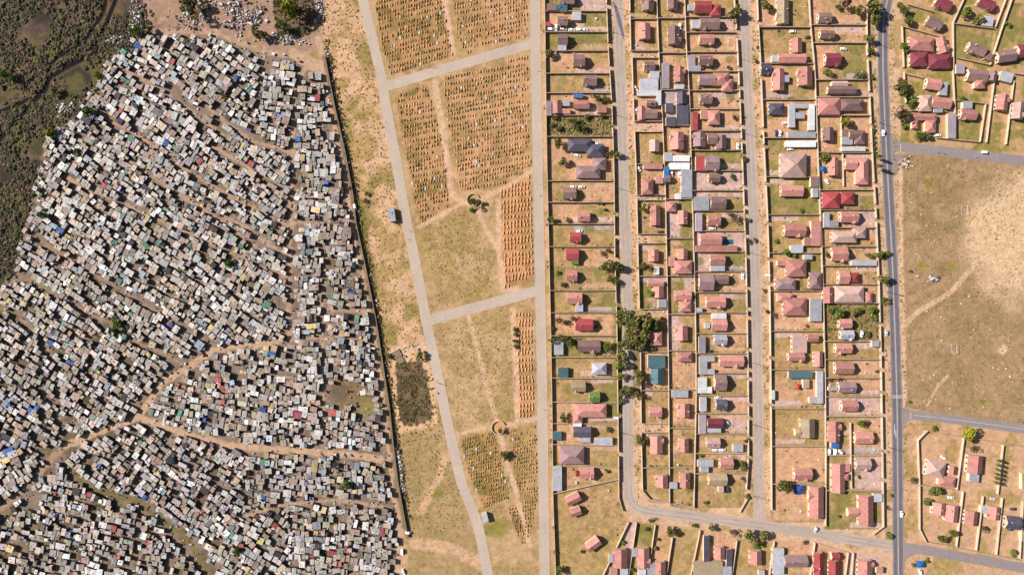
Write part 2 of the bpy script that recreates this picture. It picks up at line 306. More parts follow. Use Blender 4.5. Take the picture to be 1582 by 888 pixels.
for a, b, c in (((970, 805), (983, 805), 'p'), ((983, 805), (1012, 808), 'g'), ((1012, 808), (1040, 814), 'd'), ((1040, 814), (1081, 818), 'y'), ((1081, 818), (1138, 830), 'd'), ((1138, 830), (1195, 836), 'y'), ((1195, 836), (1258, 840), 'd'), ((1258, 840), (1316, 852), 'd'), ((1316, 852), (1362, 858), 'p')):
    pz([a, b, (b[0] - 14, 910), (a[0] - 14, 910)], c)
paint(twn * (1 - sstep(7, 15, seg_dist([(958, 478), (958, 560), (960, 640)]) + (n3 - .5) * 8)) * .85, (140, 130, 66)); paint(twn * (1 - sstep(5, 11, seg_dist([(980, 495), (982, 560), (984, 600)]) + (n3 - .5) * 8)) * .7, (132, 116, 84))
# beyond the main road
east = inside([(1394, -60), (1700, -60), (1700, 930), (1396, 930), (1394, 640), (1390, 400)]) * 1.0
paint(east * (PY < 235), (206, 166, 116)); paint(east * (PY < 235) * sstep(.42, .6, n2), (160, 144, 76)); paint(east * (PY > 650), (216, 174, 130)); paint(east * (PY > 650) * sstep(.5, .64, n2) * .8, (178, 152, 86))
pz([(1471, 40), (1535, 48), (1528, 100), (1475, 92)], 'g'); pz([(1540, 46), (1562, 6), (1582, 6), (1582, 100), (1530, 100)], 'g'); pz([(1480, 160), (1518, 162), (1510, 219), (1478, 215)], 'g')
fld = inside([(1394, 240), (1420, 236), (1700, 270), (1700, 672), (1420, 634), (1398, 628), (1391, 400)]) * 1.0
paint(fld, (186, 152, 110)); paint(fld * sstep(.45, .62, n2) * .8, (164, 138, 90)); paint(fld * sstep(.5, .68, n3) * .5, (160, 134, 92))
paint(fld * (1 - sstep(62, 100, np.hypot(PX - 1572, (PY - 365) * .85) + (n1 - .5) * 50)) * .95, (234, 198, 150)); paint(fld * (PY > 460) * .35, (178, 148, 100))
for pl, hw in (([(1394, 512), (1402, 496), (1420, 480), (1445, 466), (1468, 452), (1488, 430), (1510, 405)], 3.4), ([(1432, 626), (1450, 595), (1464, 580)], 1.5), ([(1391, 250), (1392, 400), (1396, 520), (1397, 620)], 3)):
    paint((1 - sstep(hw - 1, hw + 2, seg_dist(pl))) * .9, (230, 190, 146))
for (cx, cy, r, c) in ((1434, 284, 7, (140, 134, 46)), (1519, 619, 6, (136, 138, 44)), (677, 762, 9, (132, 132, 44)), (1549, 540, 8, (236, 196, 150)), (1424, 411, 8, (160, 148, 64)), (1470, 411, 8, (160, 148, 64))):
    paint((1 - sstep(r * .5, r * 1.3, np.hypot(PX - cx, PY - cy) + (n4 - .5) * 6)) * .85, c)
COL *= np.array((1.0, .965, 1.07)); COL *= (0.80 + 0.40 * vnoise(3.6, 21, 2))[..., None]
# a fine dark speckle of tufts over dry grass
sp = vnoise(2.2, 33, 1); dry = (fld + cem + east + stp + twn > 0) * sstep(.70, .85, sp) * sstep(.35, .6, n2); COL *= (1 - .32 * dry)[..., None]
ny, nx = PX.shape
vv = np.stack([(PX - 791) * S, (444 - PY) * S, np.zeros(PX.shape)], -1).reshape(-1, 3)
idx = np.arange(nx * ny).reshape(ny, nx)
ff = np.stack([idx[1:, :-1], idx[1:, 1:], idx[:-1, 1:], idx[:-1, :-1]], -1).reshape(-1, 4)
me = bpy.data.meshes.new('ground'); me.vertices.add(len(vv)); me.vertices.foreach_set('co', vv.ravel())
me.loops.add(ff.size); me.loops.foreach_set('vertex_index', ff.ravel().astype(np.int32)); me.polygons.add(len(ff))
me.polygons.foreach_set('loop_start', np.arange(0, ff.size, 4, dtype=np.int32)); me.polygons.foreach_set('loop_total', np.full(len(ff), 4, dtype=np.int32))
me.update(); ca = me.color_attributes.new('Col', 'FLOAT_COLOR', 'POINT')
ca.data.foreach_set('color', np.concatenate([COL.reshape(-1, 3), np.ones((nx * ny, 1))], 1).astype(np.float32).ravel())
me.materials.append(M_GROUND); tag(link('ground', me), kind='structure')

# ---------------------------------------------------------------- roads
def smooth(pts, n=6):
    P = [pts[0]] + list(pts) + [pts[-1]]; out = []
    for i in range(1, len(P) - 2):
        for k in range(n):
            t = k / n; q = []
            for a in (0, 1):
                p0, p1, p2, p3 = P[i - 1][a], P[i][a], P[i + 1][a], P[i + 2][a]
                q.append(.5 * (2 * p1 + (p2 - p0) * t + (2 * p0 - 5 * p1 + 4 * p2 - p3) * t * t + (3 * p1 - p0 - 3 * p2 + p3) * t ** 3))
            out.append(tuple(q))
    return out + [pts[-1]]
def offs(pts, d):
    out = []
    for i, p in enumerate(pts):
        a = pts[max(i - 1, 0)]; b = pts[min(i + 1, len(pts) - 1)]; l = math.hypot(b[0] - a[0], b[1] - a[1]) + 1e-9
        out.append((p[0] - (b[1] - a[1]) / l * d, p[1] + (b[0] - a[0]) / l * d))
    return out
def ribbon(name, pts, w0, w1, z, m, kind='structure', sm=True, parent=None):
    pts = smooth(pts, 14) if sm else pts
    jr = random.Random(len(pts)); jt = .55 if abs(w0) > 6 else .25 if abs(w0) > 1 else .05
    a, b = [(x + jr.uniform(-jt, jt), y + jr.uniform(-jt, jt)) for x, y in offs(pts, w0)], [(x + jr.uniform(-jt, jt), y + jr.uniform(-jt, jt)) for x, y in offs(pts, w1)]; mb = MB()
    for p, q in zip(a, b): mb.v += [W(*p)[:2] + (z,), W(*q)[:2] + (z,)]
    mb.f = [(2 * i, 2 * i + 2, 2 * i + 3, 2 * i + 1) for i in range(len(a) - 1)]
    o = mb.build(name, m, parent)
    if parent is None: tag(o, kind=kind)
    return o
def kerb(pts, off, parent, mtl=None):      # low raised concrete edge, a real step
    pts = smooth(pts); a, b = offs(pts, off - .3), offs(pts, off + .3); mb = MB()
    for p, q in zip(a, b):
        p, q = W(*p), W(*q); mb.v += [(p[0], p[1], -.05), (p[0], p[1], .12), (q[0], q[1], .12), (q[0], q[1], -.05)]
    for i in range(len(a) - 1):
        for k in range(3): mb.f.append((4 * i + k, 4 * i + k + 1, 4 * i + 5 + k, 4 * i + 4 + k))
    mb.build('kerb', mtl or M_KERB, parent)
CW = [(555, -20), (563, 10), (575, 60), (590, 125), (596, 165), (612, 250), (625, 328), (640, 400), (657, 488), (672, 560), (690, 648), (702, 700), (715, 752), (737, 808), (754, 888), (757, 910)]
CE = [(826, -20), (827, 80), (829, 168), (832, 330), (835, 488), (838, 648), (841, 888), (841, 915)]
rw = ribbon('cemetery_road', CW, -7.6, 7.6, .012, M_TARC); kerb(CW[4:9], -8.0, rw); kerb(CW[9:12], -8.0, rw)
re_ = ribbon('cemetery_road', CE, -7.4, 7.4, .016, M_TARC); kerb(CE, -7.8, re_)
c1 = [(598, 133), (700, 103), (828, 66)]; c2 = [(665, 494), (745, 472), (836, 447)]
ribbon('cemetery_cross_road', c1, -7.5, 7.5, .008, M_TARC); r2 = ribbon('cemetery_cross_road', c2, -8, 8, .008, M_TARC)
for (px, py, a) in ((614, 128, -.28), (806, 71, -.28), (681, 491, -.27), (812, 454, -.27)):
    m_ = MB(); x, y, _ = W(px, py)
    m_.quadbox(x, y + .9, .021, .0215, 3.6, .3, -a); m_.quadbox(x, y - .9, .021, .0215, 3.6, .3, -a); m_.quadbox(x + 2, y + .4, .021, .0215, .35, 2.4, -a)
    tag(m_.build('road_marking', M_PAINT), kind='structure')
SA = [(953, -20), (955, 0), (959, 135), (963, 265), (967, 395), (969, 470), (970, 560), (970, 640), (971, 745), (974, 770), (985, 783), (1007, 790), (1060, 796), (1180, 812), (1300, 830), (1386, 845)]
SB = [(1149, -20), (1150, 0), (1155, 135), (1161, 265), (1166, 395), (1169.5, 525), (1171.7, 635), (1172, 740), (1172, 811)]
MAIN = [(1376, -20), (1370, 5), (1365.5, 30), (1364, 60), (1365, 135), (1371, 265), (1378, 395), (1383, 525), (1386, 635), (1387, 765), (1388, 910)]
E1 = [(1374, 219), (1400, 228), (1480, 236.5), (1600, 251)]; E2 = [(1386, 637), (1412, 641), (1480, 648.5), (1600, 665)]; E3 = [(1388, 844), (1450, 853), (1600, 880)]
ra = ribbon('tree_street', SA, -8.2, 8.2, .012, M_TARA); rb = ribbon('middle_street', SB, -8, 8, .008, M_TARA)
for r_, pl_, zz in ((ra, SA, .0165), (rb, SB[:-1], .0125)):
    for a, b in ((-5.2, -1.2), (1.2, 5.2)): ribbon('worn_lane', pl_, a, b, zz, M_WORN, parent=r_)
rm = ribbon('main_road', MAIN, -8.6, 8.6, .024, M_TARD)
for a, b in ((-6.6, -1.5), (1.5, 6.6)): ribbon('worn_lane', MAIN, a, b, .029, M_TRACK, parent=rm)
ribbon('centre_line', MAIN, -.28, .28, .029, M_PAINT, parent=rm)
ribbon('side_road', E1, -7.5, 7.5, .016, M_TARD); ribbon('side_road', E2, -7, 7, .016, M_TARD); ribbon('side_road', E3, -7.5, 7.5, .016, M_TARD)
ro = ribbon('side_road_line', E2[1:], -.25, .25, .021, M_PAINT)
def tri(name, pts, z, m):
    mb = MB(); mb.v = [W(*p)[:2] + (z,) for p in pts]; mb.f = [tuple(range(len(pts)))[::-1]]; return tag(mb.build(name, m), kind='structure')
tri('junction', [(1378, 206), (1383, 240), (1400, 237), (1392, 245), (1386, 268), (1378, 268), (1373, 200)], .020, M_TARD)
tri('junction', [(1390, 622), (1396, 630), (1412, 634), (1412, 648), (1400, 652), (1394, 668), (1388, 668), (1386, 622)], .020, M_TARD)
tri('junction', [(1392, 826), (1398, 838), (1412, 843), (1414, 856), (1400, 862), (1395, 888), (1388, 888), (1386, 826)], .020, M_TARD)
tri('junction', [(1163, 790), (1163, 800), (1150, 806), (1150, 810), (1200, 815), (1200, 812), (1186, 806), (1181, 795), (1180, 785)], .004, M_TARA)
tri('dark_street_patch', [(947, 3), (950, 18), (956, 42), (965, 65), (963.5, 50), (959, 28), (953, 10)], .017, M_TRACK)  # dark tapered sheet on the street, in the main road's lane colour
for (px, py, lx, ly) in ((1391.5, 229, .4, 6), (1386.5, 611, 7.5, .5), (1386.5, 614, 7.5, .5), (1407, 642.5, .4, 5.5), (1382, 663, .5, 7), (1384, 670, .5, 5)):
    x, y, _ = W(px, py); m_ = MB(); m_.quadbox(x, y, .0325, .033, lx, ly); tag(m_.build('road_marking', M_PAINT), kind='structure')

# ---------------------------------------------------------------- yard walls
WG = {}
def wall(pts, h, label, group, m=M_YWALL, t=.2, cat='wall', name='boundary_wall'):
    a, b = offs(pts, -t / 2 / S), offs(pts, t / 2 / S); mb = MB()
    for p, q in zip(a, b):
        p, q = W(*p), W(*q); mb.v += [(p[0], p[1], -.05), (p[0], p[1], h), (q[0], q[1], h), (q[0], q[1], -.05)]
    n = len(a)
    for i in range(n - 1):
        for k in range(3): mb.f.append((4 * i + k, 4 * i + k + 1, 4 * i + 5 + k, 4 * i + 4 + k))
    mb.f += [(0, 3, 2, 1), (4 * n - 4, 4 * n - 3, 4 * n - 2, 4 * n - 1)]
    o = mb.build(name, m)
    # coping: a thin cap slab slightly wider than the wall
    cb = MB(); a, b = offs(pts, -(t + .1) / 2 / S), offs(pts, (t + .1) / 2 / S)
    for p, q in zip(a, b):
        p, q = W(*p), W(*q); cb.v += [(p[0], p[1], h + .002), (p[0], p[1], h + .09), (q[0], q[1], h + .09), (q[0], q[1], h + .002)]
    for i in range(n - 1):
        for k in range(4): cb.f.append((4 * i + k, 4 * i + (k + 1) % 4, 4 * i + 4 + (k + 1) % 4, 4 * i + 4 + k))
    cb.build('coping', m, o)
    tag(o, label, cat, group, 'thing'); return o
ROWN = {1: 'row beside the cemetery', 2: 'row facing the tree-shaded street', 3: 'inner row behind the tree-shaded street', 4: 'cemetery-side row of the middle street', 5: 'opposite row of the middle street', 6: 'row lining the main road'}
def vline(f, ys): return [(float(f(y)), y) for y in ys]
def gaps(f, ya, yb, rr, openings, h, label, group):
    y = ya
    for g in sorted(openings) + [yb + 99]:
        e = min(g - 2.8, yb)
        if e - y > 6: wall(vline(f, np.linspace(y, e, max(2, int((e - y) / 25) + 1))), h, label, group)
        y = g + 2.8
for cid, (fl, fr, tab, skip) in COLS.items():
    ys = [t[0] for t in tab]
    for k, (ya, code) in enumerate(tab):
        if k == 0 or ya in skip or ya > 815: continue
        if cid == 1 and ya > 740: continue
        x0, x1 = float(fl(ya)), float(fr(ya))
        tl = 3.0 * (ya - 500) / 300 if cid == 1 and ya > 560 else 0
        wall([(x0 + .5, ya), ((x0 + x1) / 2, ya + tl * .5 + random.uniform(-.4, .4)), (x1 - .5, ya + tl)], random.uniform(1.7, 2.1), 'plain concrete dividing wall between neighbouring yards in the ' + ROWN[cid], 'dividing walls, ' + ROWN[cid])
pm = lambda tab: [(tab[i][0] + tab[i + 1][0]) / 2 + random.choice((-9, 0, 9)) for i in range(len(tab) - 1)]
wall(vline(X1L, np.linspace(-20, 905, 30)), 2.0, 'long tall boundary wall between the cemetery road and the house yards', None)
gaps(X1R, -20, 742, 0, [10, 70, 105, 160, 195, 240, 330, 365, 400, 430, 470, 640, 700], 2.1, 'cream street wall with gateway, yards beside the cemetery', 'street walls of the cemetery row')
gaps(X2L, -20, 755, 0, [22, 82, 88, 150, 192, 201, 305, 365, 374, 479, 487, 655, 665], 2.1, 'cream street wall on the far side of the tree-shaded street', 'street walls of the tree-shaded street')
wall([(992, 756), (1004, 770), (1040, 777), (1071, 782)], 1.7, 'angled cream wall round the corner yard at the street bend', None)
wall(vline(X2M, np.linspace(-20, 778, 24)), 1.8, 'long party wall between two rows behind the tree-shaded street', None)
wall(vline(X2R, np.linspace(-20, 783, 24)), 1.9, 'long rear wall backing the cemetery-side yards of the middle street', None)
gaps(X3R, -20, 765, 0, pm(COLS[4][2])[1:], 2.1, 'cream street wall with gateways on the cemetery side of the middle street', 'street walls, cemetery side of middle street')
wall([(1155, 768), (1150, 776), (1142, 790)], 1.4, 'short stepped wall at the corner of middle and lower cross streets', None)
gaps(X4L, -20, 786, 0, [36, 120, 200, 226, 284, 345, 400, 438, 552, 625], 2.1, 'cream street wall with gateways on the opposite side of middle street', 'street walls, opposite side of middle street')
wall(vline(X4R, np.linspace(-20, 811, 24)), 1.9, 'long rear wall between the middle street yards and main road yards', None)
gaps(X5R, -20, 812, 0, [60, 90, 145, 195, 285, 318, 340, 395, 430, 500, 545, 570, 605, 640, 695, 740], 2.1, 'cream street wall with gateways beside the wide main road', 'street walls of the main road')
wall([(1363, 812), (1347, 824)], 1.7, 'angled wall cutting the corner yard at the main road junction', None)
wall([(854.6, 761.5), (905, 750), (955, 739)], 1.6, 'slanting wall above the large grassy corner yard', None)
wall([(955.5, 739), (956, 768), (962, 788)], 1.6, 'street wall of the large grassy corner yard at the bend', None)
wall([(1298, 180), (1299, 236)], 1.5, 'short inner wall splitting a yard beside the round bush', None); wall([(1300.5, 238), (1302, 288)], 1.5, 'short inner wall left of a salmon hipped house near main road', None)
wall([(1312.5, 652), (1313, 702)], 1.7, 'short inner wall between blue canopy yard and main road house', None); wall([(1313, 703), (1314, 752)], 1.7, 'short inner wall beside the long salmon house by the main road', None)
for k, (a, b) in enumerate((((970.7, 805), (925, 900)), ((982.9, 805), (969, 900)), ((1011.7, 808.5), (998, 900)), ((1038, 829), (1027, 900)), ((1081, 817), (1064, 900)), ((1137.5, 833.5), (1128, 900)), ((1195, 835), (1186, 900)), ((1257.6, 836.6), (1249, 900)), ((1309, 852), (1303, 900)), ((1317, 852), (1313.5, 900)))):
    wall([a, ((a[0] + b[0]) / 2, (a[1] + b[1]) / 2), b], 1.8, 'slanted yard wall running away from the lower cross street', 'slanted walls below the lower cross street')
for a, b in (((972, 804.5), (1079, 816.5)), ((1083, 817.5), (1118, 824)), ((1196, 834), (1228, 836)), ((1262, 838), (1306, 851))):
    wall([a, b], .9, 'low broken front wall along the lower cross street', 'front walls of the lower cross street')
NEL = [[(1492, -10), (1470.5, 37), (1471, 90), (1470.5, 112), (1473.6, 176)], [(1556, -10), (1535.6, 43.6)], [(1565, -10), (1544, 50), (1527.4, 102)], [(1533.7, 127), (1522, 221)], [(1564, 126), (1552, 224)], [(1521, 160), (1512, 220)], [(1392, 42), (1394.6, 105)], [(1395, 112), (1398, 160)],
       [(1401, 9), (1443, 21)], [(1393, 43), (1450, 58)], [(1471.5, 38), (1535, 46)], [(1477, 91), (1527, 102)], [(1398.5, 116), (1427.5, 122.6)], [(1405, 172), (1460, 173)], [(1445, 213.7), (1511, 220.5)], [(1475, 156), (1524, 162)], [(1565, 115), (1600, 120)]]
for l in NEL: wall(l, 1.7, 'plain yard wall in the housing block above the side road', 'yard walls above the open field')
SEL = [[(1418.6, 747), (1416, 679), (1431, 664), (1487, 674), (1476, 755), (1419, 747.5)], [(1418.8, 749), (1418.8, 760), (1419, 815.6), (1429.4, 836), (1473, 842)], [(1485.7, 758), (1475.5, 843)], [(1516.6, 765), (1506, 848.5)], [(1546, 767.6), (1537, 855)], [(1578, 772.6), (1573, 861)], [(1477, 845), (1572, 863)], [(1547.6, 686.7), (1538.8, 762)], [(1508, 676.5), (1600, 691)]]
for k, l in enumerate(SEL):
    if k == 0: wall(l, 1.9, 'white wall enclosing the corner yard with a cut corner', None)
    else: wall(l, 1.8, 'pale yard wall in the housing block below the open field', 'yard walls below the open field')
wall(WALLLINE[1:], 1.6, 'long weathered wall along the dirt track beside the shacks', None, M_DARKWALL, t=.35)

# ---------------------------------------------------------------- houses
WIN = MB(); WIN.quadbox(0, 0, 0, 1.1, .06, 1.5); WINM = WIN.mesh('window', M_GLASS)
DOORM = MB(); DOORM.quadbox(0, 0, 0, 2.0, .06, .95); DOORM = DOORM.mesh('door', M_DOOR)
SIL = MB(); SIL.quadbox(0, 0, 0, .1, .16, 1.7); SILM = SIL.mesh('sill', M_YWALL)
def wing(root, cx, cy, lx, ly, typ, col, ang, eave, base=0.0, win=True):
    """one rectangular wing: walls, roof, windows; lx,ly = roof outline in metres; cx,cy relative to root"""
    ov = .3 if typ != 'f' else .12
    ca, sa = math.cos(ang), math.sin(ang)
    T = lambda x, y, z: (cx + x * ca - y * sa, cy + x * sa + y * ca, z)
    a, b = lx / 2 - ov, ly / 2 - ov
    alongx = typ[1] == 'x' if len(typ) > 1 else lx > ly
    span = (ly if alongx else lx) / 2
    rise = span * .44 if typ != 'f' else 0.0
    wm, rf = MB(), MB()
    if typ == 'f':
        dz = .12 if alongx else .1
        vs = [T(-a, -b, -.05), T(a, -b, -.05), T(a, b, -.05), T(-a, b, -.05), T(-a, -b, eave), T(a, -b, eave), T(a, b, eave), T(-a, b, eave)]
        wm.add(vs, [(0, 1, 5, 4), (1, 2, 6, 5), (2, 3, 7, 6), (3, 0, 4, 7), (4, 5, 6, 7)])
        A, B = lx / 2, ly / 2
        vs = [T(x, y, eave + .02 + (dz * (y / B + 1) if alongx else dz * (1 - x / A)) + h) for h in (0, .09) for x, y in ((-A, -B), (A, -B), (A, B), (-A, B))]
        rf.add(vs, [(0, 3, 2, 1), (4, 5, 6, 7), (0, 1, 5, 4), (1, 2, 6, 5), (2, 3, 7, 6), (3, 0, 4, 7)])
        # raised sheet laps across the roof
        n = max(2, int((lx if alongx else ly) / 2.6))
        for i in range(1, n):
            t = -1 + 2 * i / n
            if alongx: rf.add([T(t * A + s * .05, y, eave + .125 + dz * (y / B + 1)) for s in (-1, 1) for y in (-B, B)], [(0, 2, 3, 1)])
            else: rf.add([T(x, t * B + s * .05, eave + .125 + dz * (1 - x / A)) for s in (-1, 1) for x in (-A, A)], [(0, 1, 3, 2)])
    else:
        Q = (lambda u, v, z: T(u, v, z)) if alongx else (lambda u, v, z: T(-v, u, z))
        la, lb = (lx / 2, ly / 2) if alongx else (ly / 2, lx / 2)      # along ridge, across
        ia, ib = la - ov, lb - ov
        if typ[0] == 'g':
            zr = eave + rise * (ib / lb)
            wm.add([Q(-ia, -ib, -.05), Q(ia, -ib, -.05), Q(ia, ib, -.05), Q(-ia, ib, -.05), Q(-ia, -ib, eave), Q(ia, -ib, eave), Q(ia, ib, eave), Q(-ia, ib, eave), Q(-ia, 0, zr), Q(ia, 0, zr)],
                   [(0, 1, 5, 4), (2, 3, 7, 6), (1, 2, 6, 9, 5), (3, 0, 4, 8, 7)])
            e0 = eave - .1
            for s in (-1, 1):
                lo, hi = [], []
                for u in (-la, la):
                    lo += [Q(u, s * lb, e0), Q(u, s * lb, e0 + .14)]; hi += [Q(u, 0, eave + rise + .02), Q(u, 0, eave + rise + .16)]
                v = lo + hi     # 0 lo-L bottom,1 lo-L top,2 lo-R bottom,3 lo-R top,4.. hi
                rf.add(v, [(1, 3, 7, 5), (0, 4, 6, 2), (0, 2, 3, 1), (0, 1, 5, 4), (2, 6, 7, 3)] if s < 0 else [(1, 5, 7, 3), (0, 2, 6, 4), (0, 1, 3, 2), (0, 4, 5, 1), (2, 3, 7, 6)])
            rc = MB(); z = eave + rise + .15
            rc.add([Q(-la, -.16, z - .03), Q(la, -.16, z - .03), Q(la, .16, z - .03), Q(-la, .16, z - .03), Q(-la, 0, z + .08), Q(la, 0, z + .08)], [(0, 1, 5, 4), (2, 3, 4, 5)])
        else:
            wm.add([Q(-ia, -ib, -.05), Q(ia, -ib, -.05), Q(ia, ib, -.05), Q(-ia, ib, -.05), Q(-ia, -ib, eave), Q(ia, -ib, eave), Q(ia, ib, eave), Q(-ia, ib, eave)], [(0, 1, 5, 4), (1, 2, 6, 5), (2, 3, 7, 6), (3, 0, 4, 7)])
            r = max(la - lb, .15); e0 = eave - .08; zr = eave + rise + .1
            rf.add([Q(-la, -lb, e0), Q(la, -lb, e0), Q(la, lb, e0), Q(-la, lb, e0), Q(-la, -lb, e0 + .14), Q(la, -lb, e0 + .14), Q(la, lb, e0 + .14), Q(-la, lb, e0 + .14), Q(-r, 0, zr), Q(r, 0, zr)],
                   [(0, 3, 2, 1), (0, 1, 5, 4), (1, 2, 6, 5), (2, 3, 7, 6), (3, 0, 4, 7), (4, 5, 9, 8), (6, 7, 8, 9), (5, 6, 9), (7, 4, 8)])
            rc = MB(); rc.add([Q(-r, -.15, zr), Q(r, -.15, zr), Q(r, .15, zr), Q(-r, .15, zr), Q(-r, 0, zr + .08), Q(r, 0, zr + .08)], [(0, 1, 5, 4), (2, 3, 4, 5), (0, 4, 3), (1, 2, 5)])
    wm.build('wall', M_WALL, root)
    ro_ = rf.build('roof', MR[col], root)
    if typ != 'f': rc.build('ridge_cap', MR[col], ro_)
    if win:
        side = -1 if root['wx'] > 0 else 1        # the wall that faces the middle of the place
        n = max(1, min(3, int(2 * b / 3)))
        for i in range(n):
            y = -b + 2 * b * (i + .5) / n
            p = T(side * (a + .02), y, .95)
            wdo = link('window', WINM, root, p, ang); link('sill', SILM, wdo, (side * .05, 0, -.1))
        p = T(a * .2, -(b + .02), 0); link('door', DOORM, root, p, ang + math.pi / 2)
ORD = ['first', 'second', 'third', 'fourth', 'fifth', 'sixth', 'seventh', 'eighth', 'ninth', 'tenth', 'eleventh', 'twelfth', 'thirteenth', 'fourteenth', 'fifteenth', 'sixteenth', 'seventeenth', 'eighteenth', 'nineteenth', 'twentieth'] + ['twenty-' + s for s in ('first', 'second', 'third', 'fourth', 'fifth', 'sixth', 'seventh', 'eighth', 'ninth')] + ['thirtieth', 'thirty-first', 'thirty-second', 'thirty-third', 'thirty-fourth', 'thirty-fifth', 'thirty-sixth', 'thirty-seventh', 'thirty-eighth', 'thirty-ninth', 'fortieth']
